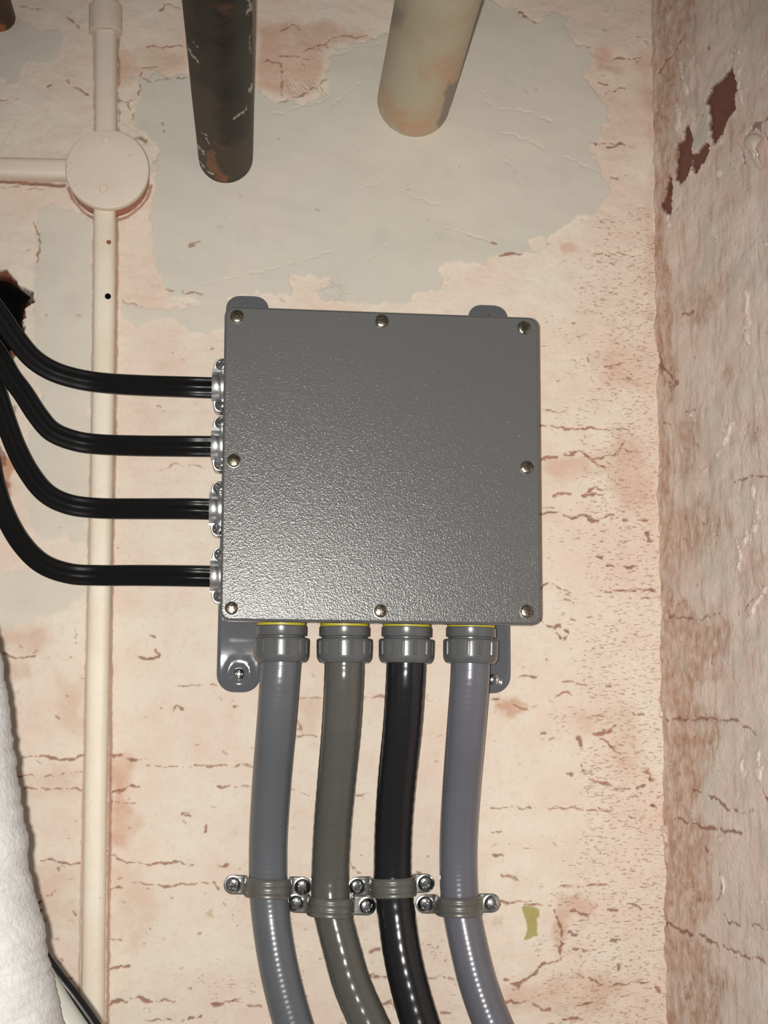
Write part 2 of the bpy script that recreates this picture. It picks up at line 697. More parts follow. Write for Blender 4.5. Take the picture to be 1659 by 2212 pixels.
def back_wall():
    st = 0.00065
    c = [P(-20, -20), P(1680, -20), P(-20, 2232), P(1680, 2232)]
    x0 = min(p.x for p in c) - 0.005
    z0, z1 = min(p.z for p in c) - 0.005, max(p.z for p in c) + 0.005
    xc = max(CORNER_T.x, CORNER_B.x) + 0.008
    xs = np.concatenate([np.linspace(x0 - 0.5, x0 - 0.01, 40), np.arange(x0, xc, st)])
    zs = np.concatenate([np.linspace(z0 - 0.4, z0 - 0.01, 32), np.arange(z0, z1, st), np.linspace(z1 + 0.01, z1 + 0.4, 32)])
    X, Z = np.meshgrid(xs, zs, indexing='ij')
    nx, ny = X.shape
    X, Z = X.ravel(), Z.ravel()
    px, py = to_px(X, 0 * X, Z)
    n = len(X)
    zero = lambda: np.zeros(n)
    w1 = fbm(px / 60, py / 60, 4, 3) * 14
    w2 = fbm(px / 22, py / 22, 3, 11) * 7
    wx = fbm(px / 26, py / 26, 3, 21) * 5
    wy = fbm(px / 26, py / 26, 3, 31) * 5
    md = fbm(px / 30, py / 12, 3, 41)
    # ---- grey plaster
    pl = zero()
    main = [(304, 165), (402, 160), (470, 150), (553, 196), (597, 218), (650, 222), (701, 204), (712, 150), (719, 104), (770, 92), (831, 80),
            (900, 60), (1050, 8), (1114, 20), (1155, 48), (1178, 45), (1205, 30), (1228, 38), (1230, 75), (1242, 96), (1270, 104), (1282, 125),
            (1270, 165), (1280, 195), (1303, 228), (1312, 260), (1306, 300), (1282, 318), (1272, 325), (1300, 372), (1318, 408), (1306, 432), (1280, 455), (1240, 470),
            (1218, 492), (1196, 505), (1184, 528), (1176, 545), (1120, 552), (1082, 556), (1040, 572), (960, 568), (944, 586), (964, 606),
            (938, 628), (898, 632), (880, 655), (828, 650), (790, 660), (700, 645), (650, 602), (622, 606), (636, 632), (560, 632), (500, 642), (440, 655), (372, 640),
            (345, 600), (338, 540), (322, 480), (330, 440), (340, 330), (292, 250), (297, 205)]
    add_poly(pl, px, py, main, 2.5, w1 * 0.8 + w2)
    add_poly(pl, px, py, [(262, 655), (345, 672), (420, 660), (490, 642), (520, 700), (440, 722), (402, 712), (382, 690), (340, 688), (300, 704), (262, 690)], 2.5, w2, 0.9)
    add_poly(pl, px, py, [(84, 500), (200, 470), (203, 700), (200, 1000), (192, 1160), (110, 1170), (60, 1120), (60, 960), (78, 880), (80, 760), (74, 640)], 8, w1, 0.8)
    add_poly(pl, px, py, [(0, 1240), (180, 1210), (180, 1290), (112, 1335), (70, 1350), (-40, 1360)], 6, w1, 0.65)
    add_poly(pl, px, py, [(-200, 40), (60, 52), (118, 70), (130, 130), (110, 152), (60, 140), (40, 180), (-200, 200)], 4, w1, 0.8)
    add_poly(pl, px, py, [(80, 455), (110, 440), (200, 470), (200, 560), (86, 560)], 4, w2, 0.7)
    add_poly(pl, px, py, A3([(470, 70), (530, 150), (640, 130), (720, 220), (700, 280), (590, 290), (500, 250), (470, 190)]), 3, w2, 0.35)
    holes = [A2([(580, 1370), (760, 1385), (740, 1440), (560, 1430)]), [(1140, 520), (1176, 512), (1180, 536), (1150, 544)]]
    for hpoly in holes:
        t = zero()
        add_poly(t, px, py, hpoly, 2.5, w2)
        pl = pl * (1 - t)
    # ---- pink tint
    pk = np.clip(0.30 + 0.55 * fbm(px / 210, py / 210, 4, 51) + 0.30 * sstep(1120, 1420, px) - 0.08, 0, 1)
    pk = np.maximum(pk, 0.75 * sstep(220, 90, py) * sstep(300, 420, px) * sstep(760, 600, px))
    pk = np.maximum(pk, 0.65 * sstep(0, 30, px - 1200) * sstep(440, 120, py))
    # ---- stains
    sn = zero()
    soft = lambda pts, e, v: add_poly(sn, px, py, pts, e, w1, v)
    soft(AL([(0, 40), (240, 20), (300, 110), (180, 200), (0, 160)]), 22, 0.32)
    soft(AL([(600, 740), (720, 780), (690, 1000), (760, 1120), (700, 1260), (610, 1240)]), 16, 0.50)
    soft(AL([(330, 300), (450, 320), (450, 620), (330, 560)]), 22, 0.28)
    soft(AL([(0, 240), (150, 230), (160, 300), (0, 320)]), 12, 0.30)
    soft(AL([(60, 820), (450, 830), (440, 960), (120, 940)]), 18, 0.28)
    soft(AL([(600, 1350), (760, 1360), (900, 1640), (740, 1800), (600, 1720)]), 24, 0.22)
    soft(AL([(160, 1360), (440, 1340), (430, 1700), (220, 1620)]), 22, 0.22)
    soft(A5([(760, 480), (900, 520), (960, 700), (960, 1000), (800, 960), (700, 720)]), 22, 0.30)
    soft(A5([(560, 0), (900, 0), (940, 230), (800, 240), (640, 160)]), 18, 0.26)
    soft(A5([(300, 640), (640, 600), (760, 720), (500, 760), (300, 740)]), 14, 0.30)
    soft(A6([(0, 60), (210, 130), (120, 170), (0, 160)]), 9, 0.6)
    soft(A6([(500, 150), (820, 120), (960, 560), (780, 520), (700, 330), (520, 320)]), 20, 0.26)
    soft(A6([(380, 1250), (520, 1240), (620, 1340), (440, 1400), (420, 1640), (380, 1620)]), 10, 0.42)
    soft(A6([(80, 1820), (640, 1700), (820, 1800), (560, 1990), (100, 1960)]), 20, 0.30)
    soft([(560, 60), (720, 40), (800, 80), (700, 110), (690, 200), (600, 215), (556, 190)], 12, 0.42)
    soft([(230, 120), (330, 90), (400, 110), (400, 150), (300, 165), (255, 200)], 10, 0.30)
    soft(A3([(600, 280), (700, 320), (820, 430), (760, 460), (640, 420)]), 8, 0.35)
    soft(A3([(400, 1450), (500, 1445), (560, 1490), (440, 1505)]), 5, 0.32)
    soft(A3([(880, 300), (980, 300), (980, 1900), (930, 1900), (940, 900)]), 14, 0.30)
    soft([(0, 1000), (20, 990), (28, 1070), (0, 1100), (-60, 1100), (-60, 1000)], 6, 0.9)
    soft(AH([(740, 60), (960, 80), (900, 440), (760, 330)]), 18, 0.25)
    soft(AK([(1260, 560), (1470, 580), (1480, 640), (1290, 720)]), 10, 0.2)
    # ---- pores
    po = 0.22 + 0.80 * sstep(1040, 1330, px + w1 * 3) * sstep(380, 620, py) + 0.55 * sstep(1220, 1320, px)
    po = po + 0.45 * sstep(1750, 2050, py) + 0.55 * fbm(px / 90, py / 45, 4, 61) - 0.12
    po = po * (1 - 0.92 * pl) * (1 - 0.5 * sstep(420, 200, px))
    po = np.clip(po, 0, 1.15)
    # ---- cracks
    cr = zero()

    def crk(pts, w=2.2, v=0.9):
        add_line(cr, px, py, pts, w, wx, wy, v, md)
    for pts, w in [
        ([(50, 760), (150, 752), (250, 748), (330, 768), (400, 760), (460, 742)], 2.6), ([(600, 738), (680, 745), (720, 770), (800, 762)], 3.6),
        ([(800, 795), (1000, 800), (1300, 795), (1440, 802)], 1.4), ([(60, 850), (240, 855), (450, 835)], 1.7), ([(100, 925), (300, 915), (450, 930)], 1.6),
        ([(610, 950), (680, 925), (760, 905)], 3.6), ([(230, 1305), (330, 1320), (380, 1340), (430, 1330)], 2.8), ([(610, 1290), (700, 1330), (800, 1335), (920, 1330), (1060, 1340)], 2.4),
        ([(600, 1475), (740, 1440), (900, 1460), (1060, 1440), (1180, 1440)], 2.2), ([(170, 1600), (230, 1590)], 4.0), ([(185, 1580), (240, 1510), (300, 1500)], 2.2),
        ([(590, 1920), (650, 1910), (700, 1890)], 4.2), ([(590, 2110), (640, 2090), (690, 2080)], 5.5), ([(740, 2075), (860, 2090), (960, 2085)], 3.6),
        ([(1150, 2110), (1200, 2105), (1320, 2080)], 3.6), ([(1000, 2200), (1100, 2165)], 4.2), ([(1090, 1955), (1110, 1950)], 3.2), ([(800, 2190), (930, 2190)], 2.0),
        ([(760, 205), (850, 210), (880, 190), (850, 160)], 2.3), ([(820, 80), (850, 95)], 3.0), ([(20, 170), (60, 205), (180, 195)], 2.8), ([(340, 1940), (390, 1960)], 3.0),
        ([(940, 500), (970, 470), (1000, 485)], 2.8), ([(1000, 1060), (1040, 1050)], 2.6), ([(980, 360), (1200, 355)], 1.5), ([(410, 40), (415, 130)], 2.4),
        ([(1260, 455), (1280, 470)], 3.5), ([(1195, 1345), (1240, 1340)], 4.0), ([(600, 1760), (660, 1750)], 2.6), ([(380, 1590), (420, 1620)], 2.5), ([(590, 1000), (740, 1000)], 2.0),
        ([(1200, 915), (1320, 910)], 2.0), ([(1120, 1120), (1130, 1160)], 2.6), ([(1010, 1060), (1040, 1080)], 2.6)]:
        crk(AL(pts), w)
    for pts, w in [
        ([(300, 440), (380, 435), (460, 450), (620, 455), (830, 460)], 2.3), ([(300, 640), (420, 620), (540, 600), (600, 640), (680, 690)], 3.0), ([(600, 640), (740, 620), (800, 530)], 1.8),
        ([(310, 930), (380, 930)], 2.5), ([(300, 970), (400, 965), (490, 985), (580, 985), (640, 1005), (700, 985), (800, 960)], 3.0), ([(590, 1000), (650, 1012)], 4.2),
        ([(800, 1005), (940, 1010)], 2.5), ([(550, 845), (620, 820), (700, 830)], 2.8), ([(560, 850), (690, 855)], 2.8), ([(380, 855), (470, 848)], 4.2), ([(750, 1095), (840, 1105)], 2.2),
        ([(310, 1410), (340, 1390)], 3.5), ([(370, 1390), (470, 1440)], 2.0), ([(720, 1430), (880, 1435)], 3.2), ([(700, 1280), (880, 1285)], 2.8), ([(300, 1600), (380, 1650), (420, 1640), (470, 1680), (440, 1720)], 2.6),
        ([(380, 1650), (390, 1690), (420, 1720)], 2.2), ([(480, 1605), (590, 1590), (660, 1580)], 2.4), ([(440, 1480), (480, 1482)], 3.0), ([(930, 1080), (950, 1130)], 5.0), ([(960, 1170), (1000, 1175)], 3.0),
        ([(640, 1215), (655, 1225)], 3.2), ([(580, 30), (590, 100), (620, 190)], 1.8), ([(680, 80), (780, 75)], 1.8), ([(310, 350), (430, 365), (480, 340)], 1.5), ([(840, 490), (860, 500)], 3.0),
        ([(170, 1950), (270, 1945)], 2.2), ([(430, 1960), (600, 2000)], 2.0), ([(700, 1995), (720, 2000)], 3.8), ([(900, 1475), (1000, 1470)], 2.0), ([(690, 1440), (850, 1420), (980, 1425)], 2.0),
        ([(800, 560), (820, 600), (870, 590), (910, 560)], 1.8), ([(720, 760), (800, 770)], 1.8)]:
        crk(A5(pts), w)
    for pts, w in [
        ([(390, 70), (450, 45), (490, 60)], 2.4), ([(0, 80), (120, 100), (210, 150)], 2.8), ([(600, 180), (690, 180)], 2.2), ([(620, 285), (700, 295), (760, 250)], 5.5), ([(640, 300), (690, 340), (750, 400)], 3.0),
        ([(525, 310), (555, 380)], 4.0), ([(300, 290), (340, 288)], 3.5), ([(890, 185), (915, 180)], 3.0), ([(540, 480), (580, 550), (620, 575), (690, 590), (760, 620), (880, 625), (930, 600)], 2.4), ([(445, 525), (485, 545)], 3.0),
        ([(940, 510), (960, 570)], 4.0), ([(960, 720), (1000, 740)], 5.0), ([(0, 740), (200, 730), (500, 740), (640, 760)], 1.5), ([(640, 740), (870, 790)], 1.8), ([(20, 1020), (90, 1025)], 4.0), ([(10, 885), (60, 885)], 3.0),
        ([(70, 1130), (130, 1140), (180, 1180)], 2.2), ([(60, 1300), (200, 1305), (270, 1320), (370, 1330)], 2.8), ([(400, 1200), (560, 1200), (650, 1185), (700, 1180)], 2.2), ([(380, 1340), (420, 1440), (420, 1640)], 2.6),
        ([(820, 1315), (870, 1320), (900, 1350)], 2.8), ([(90, 1770), (140, 1790), (220, 1775), (290, 1680), (400, 1650)], 3.8), ([(130, 1790), (170, 1800)], 5.0), ([(490, 1580), (630, 1590)], 2.2), ([(440, 2010), (550, 1995)], 4.4), ([(730, 1530), (770, 1525)], 5.0),
        ([(755, 1670), (770, 1695)], 4.2), ([(90, 1900), (240, 1900), (290, 1930)], 3.0), ([(470, 1930), (600, 1890)], 2.4), ([(520, 1730), (700, 1800), (860, 1780), (1020, 1770)], 1.9), ([(900, 1450), (910, 1465)], 4.0), ([(480, 1485), (500, 1490)], 5.0),
        ([(980, 1820), (1010, 1840)], 3.4), ([(470, 1350), (590, 1370)], 3.4), ([(300, 1940), (350, 1945)], 3.4), ([(700, 1340), (760, 1350)], 2.4)]:
        crk(A6(pts), w)
    for pts, w in [
        ([(90, 1515), (180, 1525)], 2.6), ([(0, 1450), (40, 1470)], 2.8), ([(570, 290), (600, 285)], 1), ([(750, 530), (800, 520)], 3.2), ([(640, 490), (700, 500)], 1.8), ([(880, 555), (930, 560), (970, 540)], 2.4),
        ([(590, 860), (690, 855), (850, 870)], 1.6), ([(700, 880), (780, 870)], 2), ([(690, 1050), (770, 1060)], 2), ([(560, 1500), (600, 1510), (870, 1520)], 2), ([(60, 1520), (160, 1525)], 2),
        ([(720, 350), (900, 340)], 2.0), ([(170, 70), (270, 140)], 2.2)]:
        crk(A3(pts), w)
    for pts, w in [
        ([(380, 80), (450, 120), (520, 210)], 2.0), ([(940, 295), (1050, 300), (1190, 290)], 2.2), ([(740, 640), (820, 655), (880, 630), (885, 550)], 2.4), ([(820, 660), (850, 760)], 2.0), ([(890, 480), (920, 430), (1010, 430)], 1.8),
        ([(900, 490), (970, 515), (1190, 490)], 1.4), ([(200, 1420), (260, 1500), (230, 1680)], 1.8), ([(1060, 1855), (1170, 1860), (1290, 1885)], 2.0), ([(1210, 1560), (1280, 1550)], 2.2), ([(430, 520), (560, 610)], 1.8), ([(1040, 780), (1040, 850)], 2.4),
        ([(1020, 60), (1080, 20), (1160, 60)], 2.2), ([(300, 545), (330, 545)], 2.6), ([(860, 880), (930, 905)], 3.0), ([(120, 45), (290, 60)], 1.6), ([(0, 640), (110, 640)], 1.2)]:
        crk(A1(pts), w, 0.8)
    for pts, w in [([(980, 1290), (1070, 1250), (1290, 1280)], 2.2), ([(950, 900), (1010, 920)], 1.8), ([(740, 250), (880, 290), (980, 300)], 1.2)]:
        crk(A4(pts), w, 0.7)
    for pts, w in [([(530, 150), (580, 120), (620, 140)], 1.8), ([(640, 260), (820, 170), (1000, 190)], 2.0), ([(520, 500), (620, 480), (740, 400)], 1.8), ([(420, 320), (460, 300), (520, 320), (530, 480)], 1.6), ([(520, 285), (650, 290)], 2.0),
                   ([(100, 1215), (60, 1220)], 3.0)]:
        crk(A2(pts), w, 0.75)
    for k in range(9):      # comb marks keyed into the old mortar
        crk(A2([(530 + 22 * k, 385 + 3 * k), (570 + 24 * k, 450 + 4 * k)]), 1.2, 0.55)
        crk(A2([(600 + 22 * k, 320 - 19 * k), (618 + 22 * k, 350 - 19 * k)]), 1.2, 0.5)
    for k in range(6):
        crk([(688 + 3 * k, 616 + 6 * k), (742 + 6 * k, 617 + 6 * k)], 0.9, 0.28)
        crk([(696 + 8 * k, 612), (700 + 8 * k, 650)], 0.8, 0.22)
    for pts, w in [([(260, 120), (300, 150)], 3), ([(0, 597), (280, 605), (420, 595)], 1.6), ([(185, 765), (420, 755)], 2.2), ([(715, 775), (860, 830)], 1.8), ([(770, 280), (800, 340)], 5.0), ([(775, 380), (920, 380)], 1.8),
                   ([(780, 100), (950, 95)], 1.8), ([(1260, 85), (1420, 92)], 2.2), ([(180, 1350), (240, 1345)], 4.0), ([(1180, 1340), (1240, 1395)], 1.8), ([(1200, 815), (1260, 820)], 1.5)]:
        crk(AH(pts), w, 0.75)
    for pts, w in [([(0, 1390), (60, 1360), (220, 1345), (430, 1390)], 3.2), ([(1390, 1100), (1560, 1130)], 2.8), ([(1420, 890), (1490, 870)], 2.6), ([(1250, 130), (1310, 190)], 2.0), ([(40, 125), (120, 120)], 4.0), ([(1510, 1350), (1640, 1400)], 6.0),
                   ([(0, 270), (60, 330)], 2.4)]:
        crk(AK(pts), w, 0.85)
    for pts, w in [([(150, 1100), (310, 1130)], 2.8), ([(680, 1130), (910, 1135)], 2.6), ([(260, 1350), (380, 1390)], 5.5), ([(580, 170), (620, 200)], 4.0), ([(800, 1440), (870, 1450)], 3.0), ([(170, 890), (240, 880)], 2.6), ([(840, 980), (880, 1000)], 2.6),
                   ([(1360, 450), (1600, 440)], 2.2), ([(1340, 200), (1500, 260)], 2.2)]:
        crk(AM(pts), w, 0.8)
    # scattered pits and nicks in the paint
    rng = random.Random(12)
    for k in range(230):
        x, y = rng.uniform(0, 1420), rng.choice((rng.uniform(0, 2212), rng.uniform(1350, 2212)))
        w = rng.uniform(1.2, 3.4)
        a = rng.uniform(-0.5, 0.9)
        ln = rng.choice((1.5, 3, 5, 9))
        add_line(cr, px, py, [(x, y), (x + ln * math.cos(a), y + ln * math.sin(a))], w, wx * .3, wy * .3, rng.uniform(0.25, 0.75) * (0.5 if 200 < y < 640 else 1))
    for k in range(26):
        x, y, q = rng.uniform(60, 1420), rng.uniform(1380, 2200), rng.uniform(4, 10)
        a0 = rng.uniform(0, 6.28)
        add_line(cr, px, py, [(x + q * math.cos(a0 + t * 0.5), y + q * math.sin(a0 + t * 0.5)) for t in range(8)], 1.2, wx * .3, wy * .3, rng.uniform(0.25, 0.55))
    # bare brick lines beside the painted conduit
    cl = zero()
    add_line(cl, px, py, [(255, 75), (256, 280)], 3.4, wx * .5, wy * .5, 0.6, md)
    add_line(cl, px, py, [(252, 470), (250, 760), (247, 1000), (240, 1300), (238, 1640), (232, 2212)], 4.8, wx * .35, wy * .35, 0.75)
    add_line(cl, px, py, [(203, 470), (198, 900), (186, 1400), (178, 1774), (170, 2212)], 2.4, wx * .3, wy * .3, 0.55)
    add_line(cl, px, py, [(202, 75), (204, 280)], 2.2, wx * .4, wy * .4, 0.5)
    add_line(cl, px, py, [(-20, 388), (70, 395), (140, 400)], 5.0, wx * .4, wy * .4, 0.9)
    add_line(cl, px, py, [(0, 402), (90, 406)], 3.0, wx, wy, 0.5, md)
    th = np.linspace(0, 2 * np.pi, 40)
    add_line(cl, px, py, [(237 + 90 * math.cos(t), 386 + 90 * math.sin(t)) for t in th if 0.15 < t < 3.0], 4.0, wx * .5, wy * .5, 0.8)
    cr = np.maximum(cr, cl)
    # ---- bare brick
    bk = zero()
    add_poly(bk, px, py, A4([(0, 62), (40, 72), (92, 112), (140, 200), (205, 212), (212, 262), (150, 290), (128, 470), (150, 496), (112, 505), (0, 480), (-300, 700), (-300, 50)]), 3, w2)
    add_poly(bk, px, py, A4([(0, 1140), (30, 1200), (40, 1260), (-40, 1300), (-100, 1200)]), 3, w2, 0.7)
    add_poly(bk, px, py, A4([(0, 1330), (40, 1360), (50, 1430), (0, 1530), (-100, 1400)]), 4, w2, 0.6)
    add_poly(bk, px, py, A4([(30, 890), (90, 900), (60, 980), (30, 940)]), 4, w2, 0.5)
    ye = zero()
    add_poly(ye, px, py, A6([(190, 1325), (240, 1320), (300, 1340), (290, 1380), (270, 1400), (275, 1450), (285, 1500), (200, 1520), (215, 1450), (205, 1380)]), 1.8, w2 * 0.5)
    add_poly(ye, px, py, A4([(170, 320), (210, 300), (235, 320), (210, 345)]), 3, w2, 0.8)
    add_poly(ye, px, py, AL([(1120, 1600), (1160, 1570), (1168, 1630)]), 3, w2, 0.5)
    add_poly(ye, px, py, AM([(560, 560), (600, 600), (600, 720), (580, 760)]), 4, w2, 0.4)
    add_poly(ye, px, py, A6([(20, 1380), (70, 1390), (60, 1440), (20, 1430)]), 5, w2, 0.3)
    # ---- relief
    hole = zero()
    add_poly(hole, px, py, A4([(-400, 60), (0, 118), (55, 130), (110, 175), (190, 222), (190, 255), (142, 300), (124, 470), (60, 640), (-400, 760)]), 6, w2)
    dy = -0.0016 * fbm(X / 0.11, Z / 0.075, 3, 71) - 0.0006 * fbm(X / 0.02, Z / 0.014, 3, 81) * (1 - 0.8 * pl)
    dy = dy - 0.0012 * pl * (0.75 + 0.25 * fbm(px / 90, py / 90, 2, 91)) + 0.0014 * cr + 0.0010 * np.clip(bk, 0, 1)
    # trowel marks in the skim
    tw = zero()
    for pts, w in [([(1085, 235), (1150, 245), (1190, 262)], 2.2), ([(1075, 285), (1150, 310), (1240, 350), (1290, 372)], 2.5), ([(925, 520), (960, 475), (958, 450), (900, 425), (830, 400)], 1.8), ([(960, 490), (1060, 522)], 2.0),
                   ([(1020, 165), (1060, 230)], 1.8), ([(560, 590), (640, 565), (720, 540)], 2.2), ([(430, 615), (560, 588)], 2.0), ([(760, 395), (830, 400)], 1.6), ([(1040, 320), (1110, 360), (1125, 400)], 1.6), ([(800, 560), (840, 530)], 1.8),
                   ([(590, 245), (640, 235), (700, 215)], 2.5), ([(700, 240), (760, 190), (800, 160)], 2.5), ([(720, 120), (780, 100), (820, 96)], 2.5)]:
        add_line(tw, px, py, pts, w, wx, wy, 1.0, md)
    dy = dy + 0.0006 * tw - 0.00025 * pl * fbm((px * 0.9 + py * 0.35) / 160, (py * 0.9 - px * 0.35) / 60, 3, 95)
    dy = np.where(hole > 0.01, dy + 0.055 * hole, dy)
    V = np.stack([X, dy, Z], -1)
    return grid_mesh('wall_back', V, nx, ny, M['wall'], dict(plaster=pl, pink=pk, stain=np.clip(sn * 1.4, 0, 1), pore=po, crack=cr, brick=bk, yellow=ye))


back_wall()


def right_wall():
    ang = math.radians(10)
    d = np.array([math.sin(ang), -math.cos(ang), 0.0])
    A, B = np.array(CORNER_T), np.array(CORNER_B)
    ax = (B - A) / np.linalg.norm(B - A)
    Ln = np.linalg.norm(B - A)
    us = np.concatenate([np.arange(-0.004, 0.26, 0.0006), np.linspace(0.265, 0.75, 40)])
    vs = np.concatenate([np.linspace(-0.45, -0.06, 30), np.arange(-0.05, Ln + 0.05, 0.0009), np.linspace(Ln + 0.06, Ln + 0.45, 30)])
    Ug, Vg = np.meshgrid(us, vs, indexing='ij')
    nx, ny = Ug.shape
    U, W = Ug.ravel(), Vg.ravel()
    base = A[None] + ax[None] * W[:, None] + d[None] * U[:, None]
    px, py = to_px(base[:, 0], base[:, 1], base[:, 2])
    n = len(U)
    zero = lambda: np.zeros(n)
    w1 = fbm(px / 40, py / 80, 4, 103) * 12
    w2 = fbm(px / 14, py / 24, 3, 111) * 5
    wx = fbm(px / 20, py / 40, 3, 121) * 4
    wy = fbm(px / 20, py / 40, 3, 131) * 6
    md = fbm(px / 14, py / 20, 3, 141)
    sn = zero()
    # raw brown render near the corner
    edge = [(1395, -60), (1500, -60), (1490, 60), (1475, 120), (1468, 300), (1452, 400), (1440, 480), (1445, 560), (1455, 640), (1450, 760), (1462, 800),
            (1445, 900), (1450, 1050), (1460, 1150), (1470, 1280), (1500, 1330), (1550, 1390), (1545, 1460), (1500, 1500), (1535, 1560), (1540, 1640), (1510, 1690),
            (1500, 1760), (1540, 1780), (1535, 1900), (1520, 1960), (1500, 2020), (1540, 2050), (1560, 2120), (1555, 2300), (1410, 2300)]
    add_poly(sn, px, py, edge, 16, w1 * 1.6, 0.95)
    sn = sn * np.clip(0.88 + 0.38 * fbm(px / 26, py / 60, 3, 151), 0.35, 1.15)
    for pts, e, v in [
        (A6([(1100, 250), (1290, 260), (1310, 370), (1200, 460), (1110, 380)]), 10, 1.0), (A6([(1080, 790), (1300, 820), (1290, 1040), (1180, 1200), (1060, 1100)]), 14, 1.0),
        (A5([(1060, 940), (1300, 880), (1420, 980), (1380, 1080), (1200, 1280), (1060, 1240)]), 14, 0.75), (A5([(1120, 1560), (1440, 1600), (1430, 1800), (1240, 1900), (1080, 1700)]), 12, 0.9),
        (A5([(1080, 420), (1220, 440), (1240, 700), (1080, 740)]), 10, 0.7), (A5([(1500, 380), (1580, 400), (1560, 540), (1500, 520)]), 10, 0.7), (A5([(1560, 1250), (1659, 1180), (1659, 1440), (1500, 1560)]), 12, 0.6),
        (A5([(1340, 80), (1420, 90), (1430, 170), (1340, 160)]), 8, 0.7), (A3([(1080, 240), (1180, 200), (1190, 330), (1000, 620), (1000, 400)]), 10, 0.8), (A3([(1090, 1700), (1400, 1650), (1300, 1900), (1100, 1950)]), 14, 0.7),
        (A3([(1160, 430), (1100, 680), (1080, 760), (1010, 780), (1020, 560)]), 10, 0.75), (A3([(1330, 880), (1480, 700), (1540, 720), (1440, 900)]), 12, 0.5)]:
        add_poly(sn, px, py, pts, e * 1.6 + 6, w1 * 2.4 + w2 * 1.5, v)
    sn = np.clip(sn * (0.80 + 0.5 * fbm(px / 11, py / 26, 4, 155)), 0, 1)
    pk = np.clip(0.25 + 0.6 * fbm(px / 70, py / 150, 4, 161), 0, 1)
    pl = np.clip(sstep(0.1, 0.6, fbm(px / 60, py / 130, 3, 171)), 0, 1) * 0.55 * (1 - np.clip(sn, 0, 1))
    po = np.clip(0.40 + 0.6 * fbm(px / 40, py / 70, 3, 181) + 0.45 * sn, 0, 1.15)
    cr = zero()
    for pts, w in [
        ([(1030, 180), (1060, 215)], 4), ([(1060, 205), (1290, 200), (1400, 210), (1450, 200), (1510, 240), (1580, 290)], 3.0), ([(1210, 620), (1260, 640), (1330, 670), (1390, 740), (1520, 775)], 3.4), ([(1100, 800), (1200, 830), (1320, 860), (1490, 885)], 4.5),
        ([(1370, 1360), (1410, 1405), (1490, 1440)], 3.4), ([(1560, 1440), (1600, 1440), (1659, 1465)], 2.8), ([(1030, 1420), (1130, 1465), (1240, 1495), (1330, 1530), (1370, 1600)], 4.2), ([(1390, 1560), (1500, 1620), (1600, 1640), (1659, 1690)], 3.4),
        ([(1340, 1290), (1380, 1220), (1360, 1140)], 2.4), ([(1000, 1225), (1040, 1240)], 6.0), ([(1280, 990), (1310, 1000)], 5.0), ([(1630, 640), (1659, 690)], 4.0)]:
        add_line(cr, px, py, A6(pts), w, wx, wy, 0.9, md)
    for pts, w in [([(980, 60), (1040, 110), (1110, 200)], 4.0), ([(990, 10), (1010, 130)], 7.0), ([(1440, 780), (1560, 740), (1659, 742)], 2.4), ([(1040, 190), (1110, 200)], 3.5), ([(1170, 360), (1230, 340)], 3.2), ([(1480, 1580), (1560, 1480)], 2.0),
                   ([(1060, 1590), (1240, 1600), (1380, 1560)], 2.6), ([(1020, 430), (1060, 430)], 4.0), ([(1260, 1030), (1290, 1040)], 5.0)]:
        add_line(cr, px, py, A5(pts), w, wx, wy, 0.8, md)
    for pts, w in [([(1540, 800), (1600, 740), (1659, 680)], 4.5), ([(1600, 760), (1659, 850)], 5.0), ([(1140, 1880), (1200, 1860)], 4.0), ([(1000, 430), (1070, 330), (1160, 220)], 3.0), ([(1300, 280), (1310, 290)], 4.0)]:
        add_line(cr, px, py, A3(pts), w, wx, wy, 0.8, md)
    bk = zero()
    for pts in [
        [(1445, 395), (1466, 490), (1466, 560), (1450, 650), (1420, 700), (1390, 780), (1350, 830), (1310, 860), (1300, 780), (1290, 700), (1295, 640), (1280, 600), (1310, 530), (1380, 470)],
        [(1165, 730), (1195, 790), (1200, 900), (1190, 1000), (1170, 1060), (1130, 1110), (1100, 1070), (1110, 990), (1110, 860), (1150, 830)],
        [(1200, 920), (1290, 850), (1310, 880), (1270, 960), (1220, 1040), (1190, 1000)],
        [(1055, 1060), (1085, 1065), (1090, 1130), (1080, 1280), (1030, 1270), (1015, 1220), (1040, 1150)],
        [(1490, 910), (1510, 940), (1512, 980), (1490, 970)]]:
        add_poly(bk, px, py, A3(pts), 1.4, w2 * 0.7 + fbm(px / 5, py / 8, 2, 113) * 2.2)
    # grey-green undercoat and thick pale chips round the broken patch
    add_poly(pl, px, py, A3([(1190, 820), (1280, 680), (1300, 830), (1210, 920)]), 4, w2, 0.9)
    chip = zero()
    for pts, w in [([(1475, 420), (1482, 520), (1500, 610), (1490, 650)], 4.0), ([(1130, 380), (1150, 470), (1165, 560)], 4.0), ([(1060, 1300), (1070, 1340)], 6.0), ([(1440, 330), (1470, 300), (1490, 310)], 4.0), ([(1310, 890), (1360, 850), (1400, 790)], 3.5),
                   ([(1355, 1020), (1365, 1050)], 4.0), ([(1180, 1040), (1200, 1030)], 4.0), ([(1520, 1750), (1540, 2050)], 7.0), ([(1630, 1420), (1640, 1460)], 6.0), ([(1110, 620), (1130, 700), (1120, 760)], 5.0)]:
        add_line(chip, px, py, A3(pts), w, wx, wy, 1.0, md)
    for pts, w in [([(1560, 830), (1600, 920), (1590, 1020), (1510, 1130)], 9.0), ([(1500, 1180), (1490, 1290)], 6.0), ([(1120, 570), (1130, 590)], 4.0), ([(1270, 710), (1290, 700)], 4.0), ([(1380, 600), (1350, 620)], 4.0), ([(1560, 1560), (1590, 1480), (1640, 1420)], 5.0), ([(1190, 380), (1220, 400)], 4.0), ([(1440, 430), (1400, 560)], 4.0)]:
        add_line(chip, px, py, A5(pts), w, wx, wy, 1.0, md)
